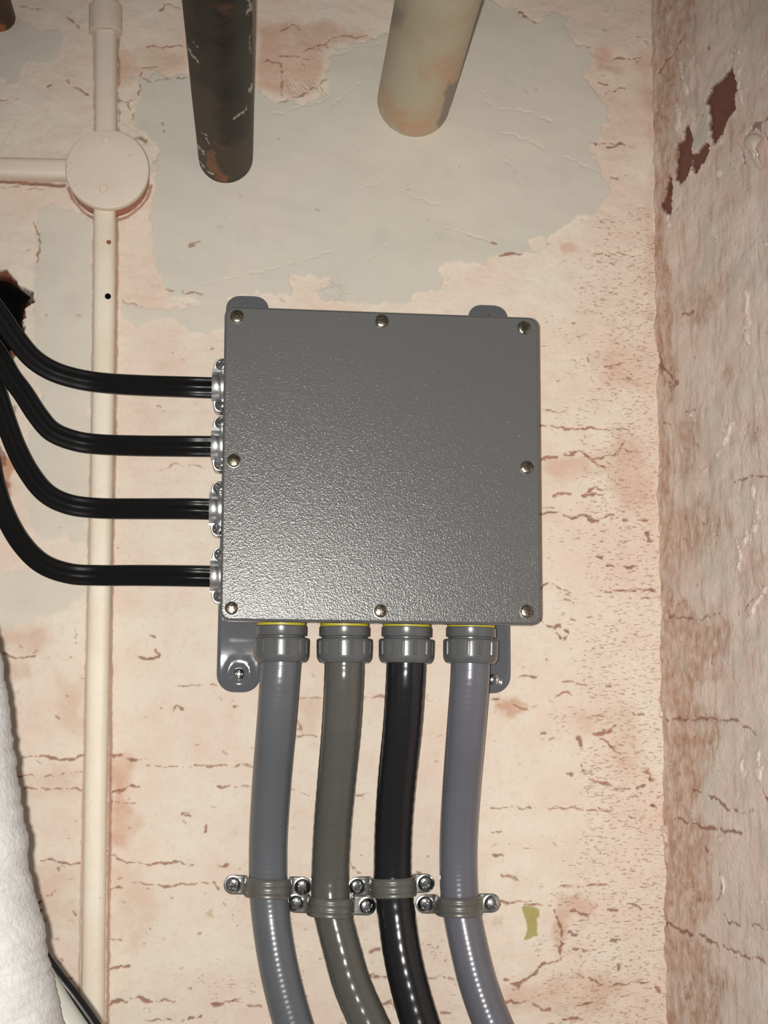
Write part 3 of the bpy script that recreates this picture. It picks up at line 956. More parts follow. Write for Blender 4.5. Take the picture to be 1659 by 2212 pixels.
    for pts, w in [([(1030, 860), (1035, 920)], 5.0), ([(1020, 1050), (1025, 1110)], 5.0), ([(1380, 1160), (1385, 1230)], 6.0), ([(1360, 940), (1390, 910)], 4.0), ([(1600, 420), (1610, 560)], 6.0), ([(1500, 460), (1510, 560)], 5.0), ([(1560, 1310), (1659, 1290)], 3.0)]:
        add_line(chip, px, py, A6(pts), w, wx, wy, 1.0, md)
    sn = sn * (1 - 0.85 * chip)
    pk = pk * (1 - chip)
    H = 0.0012 * chip + 0.0014 * fbm(U / 0.06, W / 0.04, 3, 191) + 0.0004 * fbm(U / 0.02, W / 0.012, 3, 201)
    H = H - 0.0011 * cr - 0.0026 * bk - 0.0012 * np.clip(sn, 0, 1)
    # the corner itself is roughly cut
    H = H + 0.0008 * fbm(W / 0.012, U / 0.012, 3, 205) * sstep(0.02, 0.0, U)
    nrm = np.cross(ax, d)
    if nrm[0] > 0:
        nrm = -nrm
    V = base + nrm[None] * H[:, None]
    return grid_mesh('wall_right', V, nx, ny, M['side'], dict(plaster=pl, pink=pk, stain=np.clip(sn, 0, 1), pore=po, crack=cr, brick=bk, yellow=zero()))


right_wall()

# ------------------------------------------------------------------ junction box
YL = -0.129
TL, TR, BR, BL = P(485.5, 660.5, YL), P(1163, 685.5, YL), P(1169.5, 1350.5, YL), P(474.5, 1340.5, YL)
box = thing('junction_box', (TL + TR + BR + BL) / 4 + Vector((0, 0.129, 0)), 'large square grey junction box with a speckled screwed lid, mounted on the brick wall', 'junction box')
LIDT = 0.009
out = rrect(TL, TR, BR, BL, 0.0065, 8)
mb = MB()
mb.loops([inset(out, 0.003, LIDT), inset(out, 0.0, LIDT), inset(out, 0.0, 0.0018), inset(out, 0.0005, 0.0006), inset(out, 0.0016, 0.0)])
lid = mb.build('lid', M['lid'], box, sharp=50)
mb = MB()
mb.loops([inset(out, 0.0050, LIDT), inset(out, 0.0055, 0.02), inset(out, 0.0095, 0.129 - 0.0065)])
body = mb.build('body', M['body'], box, sharp=50)
for k, (sx, sy, an, kd) in enumerate([(512, 684, 0.9, 'cross'), (825, 694, 0.2, 'slot'), (1132, 708, 1.2, 'slot'), (505, 995, 2.3, 'cross'), (1138, 1010, 0.3, 'slot'),
                                      (500, 1314, 0.8, 'cross'), (822, 1320, -0.4, 'cross'), (1138, 1321, -0.25, 'slot')]):
    mb = MB()
    p = P(sx, sy, YL)
    # a shallow countersink ring and the domed head sitting in it
    lathe(mb, p, Vector((0, -1, 0)), [(0.0046, -0.0005), (0.0046, 0.00012), (0.0043, 0.00015), (0.0042, -0.0005)], 36)
    screw_head(mb, p, Vector((0, -1, 0)), 0.0041, 0.0012, kd, an, w=0.2, depth=0.6, shank=0.0015)
    mb.build('lid_screw', M['nickel'], lid)


def mount_strap(tl, tr, br, bl, screws, bend_at):
    """a long foot plate under the box, its lower end bent back towards the wall"""
    pts = rrect(tl, tr, br, bl, [0.0095, 0.0095, 0.0125, 0.0125], 12)
    zt, zb = tl.z, bl.z

    def off(p, dy):
        b = max(0.0, bend_at - p.z)
        return Vector((p.x, min(-0.0014, p.y + 2.05 * b * b) + dy, p.z))
    # plate as rows so that the bend is real
    rows = 60
    lo = min(p.z for p in pts) + 1e-5
    hi = max(p.z for p in pts) - 1e-5
    mbx = MB()
    strip = []
    for i in range(rows + 1):
        t = i / rows
        t = 0.5 - 0.5 * math.cos(math.pi * t)
        z = lo + (hi - lo) * t
        xs = []
        for a, b in zip(pts, pts[1:] + pts[:1]):
            if (a.z - z) * (b.z - z) <= 0 and abs(a.z - b.z) > 1e-9:
                xs.append(a.x + (b.x - a.x) * (z - a.z) / (b.z - a.z))
        strip.append((min(xs), max(xs), z))
    ncol = 24
    y0 = tl.y
    loops = []
    for (xa, xb, z) in strip:
        ring = []
        for c in range(ncol + 1):
            u = c / ncol
            x = xa + (xb - xa) * u
            e = min(u, 1 - u) * (xb - xa)
            r = 0.0007 * max(0.0, 1 - e / 0.0016) ** 2
            p = off(Vector((x, y0, z)), r)
            for (sp, rad) in screws:
                dd = math.hypot(x - sp.x, z - sp.z)
                p.y -= 0.0005 * math.exp(-((dd - rad) / 0.0022) ** 2)      # pressed ring round the hole
                p.y += 0.0006 * max(0.0, 1 - dd / (rad * 0.9)) 
            ring.append(p)
        for c in range(ncol, -1, -1):
            u = c / ncol
            ring.append(off(Vector((xa + (xb - xa) * u, y0, z)), 0.0024))
        loops.append(ring)
    mbx.loops(loops)
    s = mbx.build('mounting_strap', M['strap'], box, sharp=50)
    for k, (sp, rad) in enumerate(screws):
        m2 = MB()
        pos = off(Vector((sp.x, y0, sp.z)), -0.0002)
        screw_head(m2, pos, Vector((0, -1, -0.03)), 0.0041, 0.0024, 'cross', 0.5 + k, shank=0.003)
        m2.build('mounting_screw', M['screw'], s)
    return s


YS = -0.0058
mount_strap(P(489, 638, YS), P(581, 641, YS), P(563, 1496, YS), P(467, 1495, YS), [(P(537, 676, YS), 0.0062), (P(516, 1456, YS), 0.0078)], P(515, 1398, YS).z)
mount_strap(P(1012, 657, YS), P(1097, 661, YS), P(1104, 1498, YS), P(1012, 1497, YS), [(P(1056, 690, YS), 0.0062), (P(1067, 1468, YS), 0.0076)], P(1067, 1405, YS).z)

# ------------------------------------------------------------------ flexible conduits and their connectors
YF = -0.066
px_m = mpp(YF)
hoses = [
    ('blue-grey', M['hose_blue'], 0.0036, 0.00003,
     [(608, 1346), (607, 1400), (606.5, 1434), (603, 1480), (597, 1560), (587, 1682), (580, 1800), (579, 1885), (580, 1925), (585.6, 1985), (596, 2057), (610.7, 2129), (633, 2212), (668, 2320)],
     'leftmost of the four flexible conduits, blue-grey, beside the left mounting foot'),
    ('olive-grey', M['hose_green'], 0.0085, 0.00006,
     [(744, 1348), (743.5, 1400), (743.5, 1434), (742, 1480), (737, 1570), (727, 1682), (718, 1790), (713.5, 1885), (714, 1945), (721.6, 1985), (740, 2057), (761, 2129), (797, 2212), (850, 2320)],
     'olive-grey flexible conduit between the blue-grey one and the black one'),
    ('black', M['hose_black'], 0.0085, 0.00006,
     [(878.5, 1349), (878, 1400), (877, 1434), (875, 1480), (869, 1570), (857.6, 1682), (850, 1790), (848, 1870), (849, 1915), (857.5, 1985), (868, 2057), (884, 2129), (907.7, 2212), (945, 2320)],
     'the only black flexible conduit under the box'),
    ('lavender-grey', M['hose_lav'], 0.0036, 0.00003,
     [(1017.5, 1350), (1017, 1400), (1016, 1434), (1014, 1480), (1008, 1560), (997, 1700), (991, 1800), (990, 1870), (993, 1940), (1000, 1985), (1015, 2057), (1033.6, 2129), (1064, 2212), (1115, 2320)],
     'rightmost of the four flexible conduits, pale lavender-grey, nearest the corner')]
HR = 0.0132


def hose_y(py):
    """distance from the wall along a conduit's run"""
    if py < 1436:
        return YF
    if py < 1900:
        t = (py - 1436) / (1900 - 1436)
        s = t * t * (3 - 2 * t)
        return YF + (-0.0150 - YF) * s
    t = max(0.0, (py - 1960) / 300)
    return -0.0150 - 0.022 * t ** 1.4


conn_label = ['grey screw-on conduit connector with yellow ring, on the blue-grey hose at the far left',
              'grey screw-on conduit connector with yellow ring, on the olive-grey hose',
              'grey screw-on conduit connector with yellow ring, on the black hose',
              'grey screw-on conduit connector in front of the right mounting foot, on the lavender hose']
for hi, (cn, mat, pitch, amp, pts, lab) in enumerate(hoses):
    V3 = [P(x, y, hose_y(y)) for x, y in pts]
    path, Ls = spline(V3[2:], int(620))
    path = [V3[2] + (V3[1] - V3[2]) * 0.55] + path
    th = thing('flexible_conduit', V3[7], lab, 'conduit', 'flexible conduits under the junction box')
    mb = MB()
    ph = hi * 1.3

    def sect(s, a, pitch=pitch, amp=amp, ph=ph):
        r = HR + amp * math.cos(2 * math.pi * s / pitch + a + ph)
        return r * math.cos(a), r * math.sin(a)
    sweep(mb, path, sect, nseg=40)
    mb.build('hose', mat, th, sharp=60)
    # connector
    top, low = V3[0], V3[2]
    ax = (low - top).normalized()
    ct = thing('conduit_connector', top, conn_label[hi], 'connector', 'conduit connectors along the bottom of the box')
    k = px_m
    mb = MB()
    lathe(mb, top, ax, [(0.0120, -0.004), (50 * k, -0.0035), (52 * k, -0.0030), (52.4 * k, 0.0005), (52 * k, 6.5 * k), (46 * k, 6.6 * k)], 64)
    mb.build('sealing_ring', M['gasket'], ct)
    mb = MB()
    lathe(mb, top, ax, [(48 * k, 6 * k), (53 * k, 6.2 * k), (54.5 * k, 8 * k), (54.5 * k, 25 * k), (53.5 * k, 27 * k), (49 * k, 28.5 * k), (49 * k, 36 * k)], 72)
    mb.build('connector_body', M['fitting'], ct)
    mb = MB()

    def nut_r(r, h, t, k=k):
        if 38 * k < h < 67 * k and r > 58 * k:
            u = (t * 14 / (2 * math.pi) + 0.5) % 1.0
            if abs(u - 0.5) < 0.11:
                return r - 2.6 * k
        return r
    lathe(mb, top, ax, [(50 * k, 32 * k), (57 * k, 32.3 * k), (59.5 * k, 34 * k), (60 * k, 37.5 * k), (60 * k, 38.5 * k), (60 * k, 50 * k), (59.5 * k, 66 * k), (59.5 * k, 67.5 * k),
                        (59 * k, 72 * k), (57 * k, 78 * k), (52.5 * k, 83.5 * k), (47 * k, 84.5 * k), (44 * k, 82 * k), (43.2 * k, 70 * k)], 196, nut_r)
    mb.build('gland_nut', M['fitting'], ct)

# ------------------------------------------------------------------ pipe clamps
clamps = [((503, 1911), (653, 1915), 579.5, 'two-screw clamp holding the blue-grey conduit, leftmost of the clamps', 0.5, 0.9),
          ((638, 1951), (793, 1957), 714.5, 'two-screw clamp holding the olive-grey conduit to the wall', -0.35, 0.1),
          ((771, 1915), (919, 1908), 849, 'two-screw clamp holding the black conduit to the wall', 0.05, -0.55),
          ((918, 1953), (1062, 1951), 992, 'two-screw clamp holding the lavender-grey conduit, nearest the corner', -0.6, -0.65)]
for ci, (pl_, pr_, hx, lab, a1, a2) in enumerate(clamps):
    a, b = P(*pl_, -0.004), P(*pr_, -0.004)
    hc = P(hx, (pl_[1] + pr_[1]) / 2 - 1, -0.0150)
    th = thing('pipe_clamp', Vector(((a.x + b.x) / 2, 0, (a.z + b.z) / 2)), lab, 'clamp', 'clamps across the flexible conduits')
    e = (b - a)
    e.y = 0
    e.normalize()
    wz = Vector((-e.z, 0, e.x))
    o = (a + b) / 2
    ua, ub = (a - o).dot(e), (b - o).dot(e)
    uc = (hc - o).dot(e)
    yc = hc.y
    R = HR + 0.0012
    hw = 0.0066
    # path in (u, y): left tab, up, over the hose, down, right tab
    pth = []
    t0 = ua - 0.0066
    for k in range(9):
        pth.append((t0 + (uc - R - 0.0012 - t0) * k / 8, -0.0026))
    for k in range(1, 4):
        pth.append((uc - R, -0.0026 + (yc + 0.0026) * k / 4))
    for k in range(25):
        t = math.pi * k / 24
        pth.append((uc - R * math.cos(t), yc - R * math.sin(t)))
    for k in range(3, 0, -1):
        pth.append((uc + R, -0.0026 + (yc + 0.0026) * k / 4))
    t1 = ub + 0.0066
    for k in range(9):
        pth.append((uc + R + 0.0012 + (t1 - uc - R - 0.0012) * k / 8, -0.0026))
    L = []
    m = len(pth)
    for i, (u, y) in enumerate(pth):
        du = pth[min(i + 1, m - 1)][0] - pth[max(i - 1, 0)][0]
        dv = pth[min(i + 1, m - 1)][1] - pth[max(i - 1, 0)][1]
        ll = math.hypot(du, dv)
        nu, nv = dv / ll, -du / ll        # outward from the hose (towards the viewer on top)
        w = hw
        for end, s in ((t0, 1), (t1, -1)):
            q = (u - end) * s
            if q < hw and y == -0.0026:
                w = math.sqrt(max(1e-7, hw * hw - (hw - max(q, 0.00012)) ** 2))
        ring = []
        onband = y < -0.006
        nc = 20
        for c in range(nc + 1):
            v = -1 + 2 * c / nc
            tk = 0.0014
            if onband:
                tk += 0.00055 * (math.exp(-((abs(v) - 0.36) / 0.14) ** 2)) + 0.0003 * math.exp(-((abs(v) - 0.9) / 0.1) ** 2)
            if abs(v) > 0.97:
                tk *= 0.7
            ring.append(o + e * (u + nu * tk) + wz * (w * v) + Vector((0, y + nv * tk - o.y, 0)))
        for c in range(nc, -1, -1):
            v = -1 + 2 * c / nc
            ring.append(o + e * u + wz * (w * v) + Vector((0, y - o.y, 0)))
        L.append(ring)
    mb = MB()
    mb.loops(L)
    mb.build('band', M['clamp'], th, sharp=40)
    for (pp, an) in ((a, a1), (b, a2)):
        m2 = MB()
        pos = Vector((pp.x, -0.0039, pp.z))
        lathe(m2, pos, Vector((0, -1, 0)), [(0.0030, -0.003), (0.0062, 0.0), (0.0062, 0.0005), (0.0050, 0.0007)], 32)
        screw_head(m2, pos + Vector((0, -0.0005, 0)), Vector((random.uniform(-.12, .12), -1, random.uniform(-.12, .05))), 0.0053, 0.0024, 'cross', an, w=0.17, depth=0.6, shank=0.0)
        m2.build('clamp_screw', M['screw'], th)

# ------------------------------------------------------------------ cable clamps on the left of the box and their black cables
YC = -0.082
cables = [
    (459, 838, 775, 893, [(490, 838), (459, 838), (400, 836), (300, 832.5), (220, 827), (160, 817), (110, 800), (68, 772), (30, 726), (2, 684), (-40, 630), (-90, 580)], 'topmost of the four black cables into the left of the box'),
    (457, 964.5, 900, 1020, [(488, 965), (457, 964.5), (400, 964), (300, 963), (215, 960), (160, 952), (112, 932), (80, 896), (50, 850), (22, 812), (-8, 760), (-60, 690), (-110, 630)], 'second black cable from the top, bending up behind the first'),
    (453, 1100, 1040, 1160, [(485, 1101), (453, 1100), (400, 1099), (300, 1099), (215, 1098), (150, 1090), (100, 1066), (62, 1020), (32, 962), (8, 896), (-14, 830), (-50, 750), (-110, 680)], 'third black cable from the top, between the second and the lowest'),
    (455, 1245, 1183, 1305, [(484, 1246), (455, 1245), (400, 1244), (300, 1243), (215, 1243), (150, 1239), (92, 1218), (48, 1176), (14, 1118), (-10, 1050), (-28, 960), (-50, 860), (-110, 760)], 'lowest of the four black cables, with the longest bend at the left')]


def cable_y(px, k):
    if px > 420:
        return YC
    if px > 180:
        t = (420 - px) / 240
        return YC + (-0.052 - YC) * t * t * (3 - 2 * t)
    t = min(1, (180 - px) / 240)
    return -0.052 + (0.002 + 0.0125 * k) * t * t


clampname = ['topmost', 'second from top', 'third from top', 'lowest']
for k, (ex, cy, y0, y1, pts, lab) in enumerate(cables):
    V3 = [P(x, y, cable_y(x, k)) for x, y in pts]
    path, Ls = spline(V3, 200)
    mb = MB()
    hb = 23.0 * mpp(YC)

    def sect(s, a, hb=hb, k=k):
        # flat three-core sheath: a broad oval whose cores show as soft ridges
        c, d = math.cos(a), math.sin(a)
        u = hb * (abs(c) ** 0.85) * (1 if c >= 0 else -1)
        w = hb * 0.60 * (abs(d) ** 0.8) * (1 if d >= 0 else -1)
        rid = 0.00045 * math.cos(2 * math.pi * u / (hb * 1.02) + 0.5 * k + 0.6 * math.sin(s * 18 + k)) * (0.4 + 0.6 * math.exp(-s / 0.10))
        return u, w * (1 + rid / (hb * 0.6)) + (rid if d > 0 else -rid)
    sweep(mb, path, sect, nseg=56)
    c = mb.build('electrical_cable', M['rubber'], None, sharp=70)
    tag(c, lab, 'cable', 'black cables entering the left of the box')
    # clamp connector: flange on the box, bridge plates above and below, saddle with a pressed rib, two screws
    cc = thing('cable_clamp', P(480, cy, YC), 'zinc cable clamp gripping the %s black cable beside the box' % clampname[k], 'cable clamp', 'zinc cable clamps on the left of the box')
    s = mpp(YC)
    up = Vector((0, 0, 1))
    xo = P(ex, cy, YC).x                # outer face
    xi = P(493, cy, YC).x               # against the box
    zc = P(ex, cy, YC).z
    zt, zb = P(ex, y0, YC).z, P(ex, y1, YC).z
    # back half: rounded tab plate with ear ends, standing off the box side
    mb = MB()
    ring0 = []
    n = 40
    half = (zt - zb) / 2
    zm = (zt + zb) / 2
    for q in range(n):
        t = 2 * math.pi * q / n
        cz, sx = math.cos(t), math.sin(t)
        zz = zm + half * 0.985 * (abs(cz) ** 0.7) * (1 if cz >= 0 else -1)
        xx = (xo + xi) / 2 + (xi - xo) / 2 * (abs(sx) ** 0.55) * (1 if sx >= 0 else -1)
        ring0.append(Vector((xx, 0, zz)))
    mb.loops([[v + Vector((0, YC + 0.0075, 0)) for v in ring0], [v + Vector((0, YC - 0.0030, 0)) for v in ring0], [Vector(((v.x - (xo + xi) / 2) * .9 + (xo + xi) / 2, YC - 0.0036, (v.z - zm) * .98 + zm)) for v in ring0]])
    mb.build('clamp_base', M['zinc'], cc, sharp=40)
    # saddle strap over the cable
    mb = MB()
    prof = [(zt + -0.0075, -0.0040), (cy_ := zc + hb + 0.0030, -0.0042), (zc + hb + 0.0016, -0.0075), (zc + hb - 0.0006, -0.0106), (zc + hb * 0.5, -0.0120),
            (zc, -0.0126), (zc - hb * 0.5, -0.0120), (zc - hb + 0.0006, -0.0106), (zc - hb - 0.0016, -0.0075), (zc - hb - 0.0030, -0.0042), (zb + 0.0075, -0.0040)]
    L = []
    for (z, y) in prof:
        bulge = 0.0009 if abs(z - zc) < hb * 0.8 else 0
        xa, xb = xo - 0.0003, xi
        yy = YC + y
        L.append([Vector((xa, yy + 0.0012, z)), Vector((xa, yy, z)), Vector((xa + 0.0022, yy - bulge, z)), Vector((xa + 0.0040, yy - bulge, z)), Vector((xa + 0.0055, yy - 0.0001, z)),
                  Vector((xa + 0.0062, yy - 0.0007, z)), Vector((xb, yy - 0.0007, z)), Vector((xb, yy + 0.0012, z))])
    mb.loops(L)
    mb.build('saddle', M['zinc'], cc, sharp=30)
    for q, zz in enumerate((zt - 0.0050, zb + 0.0050)):
        m2 = MB()
        screw_head(m2, Vector((xo + 0.0062, YC - 0.0037, zz)), Vector((-0.22, -1, 0.05)), 0.0042, 0.0034, 'cross', 0.6 + q + k, w=0.17, depth=0.4, shank=0.001)
        m2.build('clamp_screw', M['screw'], cc)

# ------------------------------------------------------------------ dark sleeve that gathers the cables in the broken hole
mb = MB()
outl = A4([(-260, 150), (-60, 128), (0, 130), (55, 140), (105, 172), (150, 205), (188, 235), (165, 262), (146, 300), (138, 350), (132, 430), (122, 480), (60, 560), (-40, 640), (-260, 640)])
cen = (-40, 700)
rings = []
for (sc, y) in ((1.0, 0.012), (1.0, -0.004), (0.96, -0.010), (0.84, -0.017), (0.6, -0.021), (0.3, -0.022)):
    rings.append([P(cen[0] + (x - cen[0]) * sc, cen[1] + (y_ - cen[1]) * sc, y) for x, y_ in outl])
mb.loops(rings)
sl = mb.build('cable_sleeve', M['black_sleeve'], None, sharp=80)
tag(sl, 'dull black sleeve filling the broken hole at the left edge, above the black cables', 'sleeve')

# ------------------------------------------------------------------ painted steel conduit with its round box
def round_tube(pts, r, mat, name, flat=1.0, nseg=48, npts=80, wob=0.0, sq=1.0):
    path, _ = spline(pts, npts)
    m = MB()
    pw = lambda c, e: abs(c) ** e * (1 if c >= 0 else -1)
    sweep(m, path, lambda s, a: (r * pw(math.cos(a), sq) * (1 + wob * math.sin(s * 60)), r * flat * pw(math.sin(a), sq)), nseg=nseg)
    return m.build(name, mat, None, sharp=60)


yr = -0.0088
rj = 24.5 * mpp(yr)
o = round_tube([P(228.5, 52, yr), P(229, 150, yr), P(229, 300, yr)], rj * 1.0, M['trunk_pink'], 'painted_conduit', sq=0.62)
tag(o, 'short pink-cream painted conduit between the coupling and the round box', 'conduit', 'painted conduits around the round box')
o = round_tube([P(226.5, 440, yr), P(225, 700, yr), P(221, 1000, yr), P(212.5, 1400, yr), P(205.5, 1774, yr), P(200, 2212, yr), P(196, 2500, yr)], rj * 0.98, M['trunk'], 'painted_conduit', npts=160, sq=0.62)
tag(o, 'long cream painted conduit running down the wall behind the black cables', 'conduit', 'painted conduits around the round box')
for (sx, sy, r) in ((233, 640, 6.5), (235, 523, 5.0)):
    m = MB()
    lathe(m, P(sx, sy, -0.0166), Vector((0.1, -1, 0)), [(r * .00033 * 1.05, -0.0012), (r * .00033, 0.0001), (r * .00033 * .6, 0.0004), (0.0004, 0.0002)], 20)
    m.build('rust_spot', M['bare'] if r < 6 else M['black_sleeve'], o)
o = round_tube([P(200, 369, yr), P(130, 368, yr), P(0, 365, yr), P(-200, 361, yr)], rj * 0.95, M['trunk_pink'], 'painted_conduit', sq=0.62)
tag(o, 'pink-cream painted conduit running left from the round box', 'conduit', 'painted conduits around the round box')
cp = MB()
pa, pb = P(228, 73, yr - 0.001), P(228, 12, yr - 0.001)
rc = 37 * mpp(yr)
lathe(cp, pa, pb - pa, [(rj, 0.0), (rc - 0.0008, 0.0), (rc, 0.0009), (rc, (pb - pa).length - 0.0009), (rc - 0.0008, (pb - pa).length), (rj, (pb - pa).length)], 44)
o = cp.build('conduit_coupling', M['trunk_pink'], None)
tag(o, 'painted coupling collar on the conduit at the top left', 'coupling')
o = round_tube([P(228.5, 14, yr), P(228, -80, yr), P(227, -260, yr)], rj * 1.12, M['trunk_pink'], 'painted_conduit', sq=0.62)
tag(o, 'painted conduit leaving the top of the frame above the coupling', 'conduit', 'painted conduits around the round box')
YB = -0.0215
cb = P(231.5, 364.5, YB)
rb = thing('round_conduit_box', Vector((cb.x, 0, cb.z)), 'round painted conduit box with two blind screws, beside the dark pipe', 'conduit box')
m = MB()
r = 91 * mpp(YB)
lathe(m, Vector((cb.x, 0.002, cb.z)), Vector((0, -1, 0)), [(r * 0.985, 0.0), (r * 0.985, 0.0135), (r * 0.95, 0.0150), (r * 0.95, 0.017)], 80)
m.build('box_body', M['box_side'], rb)
m = MB()
lathe(m, Vector((cb.x, 0.0, cb.z)), Vector((0, -1, 0)), [(r * 0.95, 0.0150), (r * 1.0, 0.0152), (r * 1.015, 0.0165), (r * 1.015, 0.0200), (r * 0.995, 0.0213), (r * 0.96, 0.0216), (r * 0.5, 0.0217), (0.001, 0.0217)], 96)
cv = m.build('cover', M['trunk_pink'], rb)
for (sx, sy) in ((229.5, 305), (224, 409)):
    m = MB()
    p = P(sx, sy, YB - 0.0005)
    lathe(m, p, Vector((0, -1, 0)), [(0.0034, -0.0006), (0.0034, 0.0005), (0.0028, 0.0008), (0.0024, 0.0002), (0.0006, 0.0002)], 28)
    m.build('cover_screw', M['trunk_pink'], cv)


# ------------------------------------------------------------------ pipes coming out of the wall
def wall_pipe(name, cx_, cy_, rpx, length, mat, label, marks, wall_t=0.004, cat='pipe', tilt=(0, 0)):
    c0 = P(cx_, cy_, 0.0)
    r = rpx * mpp(0.0)
    m = MB()
    n = 140
    k = int(length / 0.0011)
    prof = [(r, -0.02)] + [(r, -0.004 + (length + 0.004) * (i / k) ** 1.15) for i in range(k + 1)]
    prof += [(r - 0.0008, length + 0.0008), (r - wall_t, length + 0.0008), (r - wall_t, length - 0.08)]
    rng = random.Random(int(cx_))
    ph = [rng.uniform(0, 6.28) for _ in range(6)]

    def rf(rr, h, t):
        return rr * (1 + 0.006 * math.sin(2 * t + ph[0] + h * 14) + 0.003 * math.sin(3 * t + ph[1] - h * 37))
    # local frame: z along the pipe so that its finish can follow its length
    lathe(m, Vector((0, 0, 0)), Vector((0, 0, 1)), prof, n, rf)
    ob = m.build(name, mat, None, sharp=50)
    ax = Vector((tilt[0], -1, tilt[1])).normalized()
    mw = Matrix.Translation(c0) @ ax.to_track_quat('Z', 'Y').to_matrix().to_4x4()
    ob.matrix_world = mw
    nv = len(ob.data.vertices)
    co = np.zeros(nv * 3)
    ob.data.vertices.foreach_get('co', co)
    W = co.reshape(-1, 3) @ np.array(mw.to_3x3()).T + np.array(c0)
    px, py = to_px(W[:, 0], W[:, 1], W[:, 2])
    under = W[:, 2] < c0.z + r * 0.15            # marks on the underside, the side one can see
    wx = fbm(px / 16, py / 16, 3, 5) * 4
    wy = fbm(px / 16, py / 16, 3, 6) * 4
    md = fbm(px / 9, py / 9, 3, 9)
    for key in ('tone', 'rust', 'grey', 'white'):
        arr = np.zeros(nv)
        for spec in marks.get(key, []):
            if spec[0] == 'line':
                add_line(arr, px, py, spec[1], spec[2], wx * 0.5, wy * 0.5, spec[3], md)
            else:
                add_poly(arr, px, py, spec[1], spec[2], wx * 1.5, spec[3])
        arr *= under
        at = ob.data.attributes.new(key, 'FLOAT', 'POINT')
        at.data.foreach_set('value', arr.astype(np.float32))
    return tag(ob, label, cat)


wall_pipe('steel_pipe', 487.5, 339, 61, 0.44, M['dark_pipe'], 'dark rusty pipe with white paint flicks coming out of the plaster', dict(
    tone=[('poly', A2([(80, 400), (160, 420), (230, 520), (190, 580), (240, 700), (200, 760), (100, 660)]), 14, 0.8), ('poly', A2([(90, 640), (240, 720), (380, 680), (380, 860), (250, 930), (110, 840)]), 14, 0.9), ('poly', A2([(180, 30), (260, 20), (330, 60), (280, 90)]), 14, 0.5)],
    rust=[('poly', A2([(150, 750), (190, 760), (215, 850), (270, 890), (250, 925), (190, 880), (150, 820)]), 4, 1.0), ('line', A2([(215, 905), (250, 930), (290, 910)]), 3, 1.0), ('poly', A2([(215, 20), (280, 30), (270, 60), (220, 55)]), 8, 0.35), ('line', A2([(180, 700), (240, 745)]), 3, 0.5)],
    white=[('line', A2([(58, 230), (85, 280), (122, 322)]), 2.2, 0.85), ('line', A2([(362, 0), (372, 30), (358, 66)]), 5.0, 0.9), ('line', A2([(380, 420), (362, 465)]), 3.5, 0.9), ('line', A2([(350, 545), (295, 585)]), 4.0, 0.75),
           ('line', A2([(112, 730), (140, 765)]), 3.0, 0.95), ('line', A2([(150, 690), (165, 712)]), 2.2, 0.9), ('line', A2([(105, 790), (150, 845), (185, 868)]), 1.8, 0.9), ('line', A2([(130, 660), (150, 672)]), 1.6, 0.8), ('line', A2([(365, 180), (372, 260)]), 3.5, 0.35),
           ('line', A2([(85, 205), (105, 235)]), 1.6, 0.6), ('line', A2([(385, 150), (360, 200)]), 3.0, 0.4)]), tilt=(-0.012, 0.0))
wall_pipe('pale_pipe', 893.5, 221, 83, 0.40, M['pale_pipe'], 'fat pale cream pipe with a rusty lower lip coming out of the plaster', dict(
    rust=[('poly', A2([(995, 380), (1040, 440), (1100, 520), (1200, 560), (1290, 540), (1330, 420), (1250, 320), (1360, 280), (1440, 300), (1400, 480), (1330, 640), (1200, 710), (1100, 650), (1010, 540)]), 22, 0.75), ('poly', A2([(1080, 600), (1130, 580), (1190, 640), (1180, 690), (1110, 660)]), 7, 1.0),
          ('line', A2([(1140, 130), (1190, 180), (1230, 215)]), 4, 0.7), ('line', A2([(1210, 200), (1235, 220)]), 5, 0.9), ('poly', A2([(1200, 310), (1300, 330), (1260, 420), (1210, 390)]), 9, 0.6)],
    grey=[('poly', A2([(1350, 430), (1400, 400), (1400, 480), (1370, 560), (1330, 640), (1300, 640)]), 5, 0.85), ('poly', A2([(1060, 20), (1100, 30), (1140, 80), (1110, 130), (1060, 140), (1050, 80)]), 10, 0.6), ('line', A2([(1000, 30), (1060, 60), (1120, 140)]), 4, 0.35)],
    tone=[('line', A2([(1120, 680), (1190, 708), (1260, 700)]), 3.5, 1.0)],
    white=[('line', A2([(1020, 470), (1040, 500)]), 2.0, 0.8), ('line', A2([(1015, 530), (1060, 600), (1110, 655)]), 2.5, 0.5)]), tilt=(-0.020, 0.0))
wall_pipe('brown_pipe', 0, 38, 34, 0.36, M['rust'], 'brown rusty pipe cut by the top left corner of the frame', dict(rust=[('poly', A1([(-20, 140), (20, 160), (50, 210), (-20, 220)]), 5, 1.0)]))

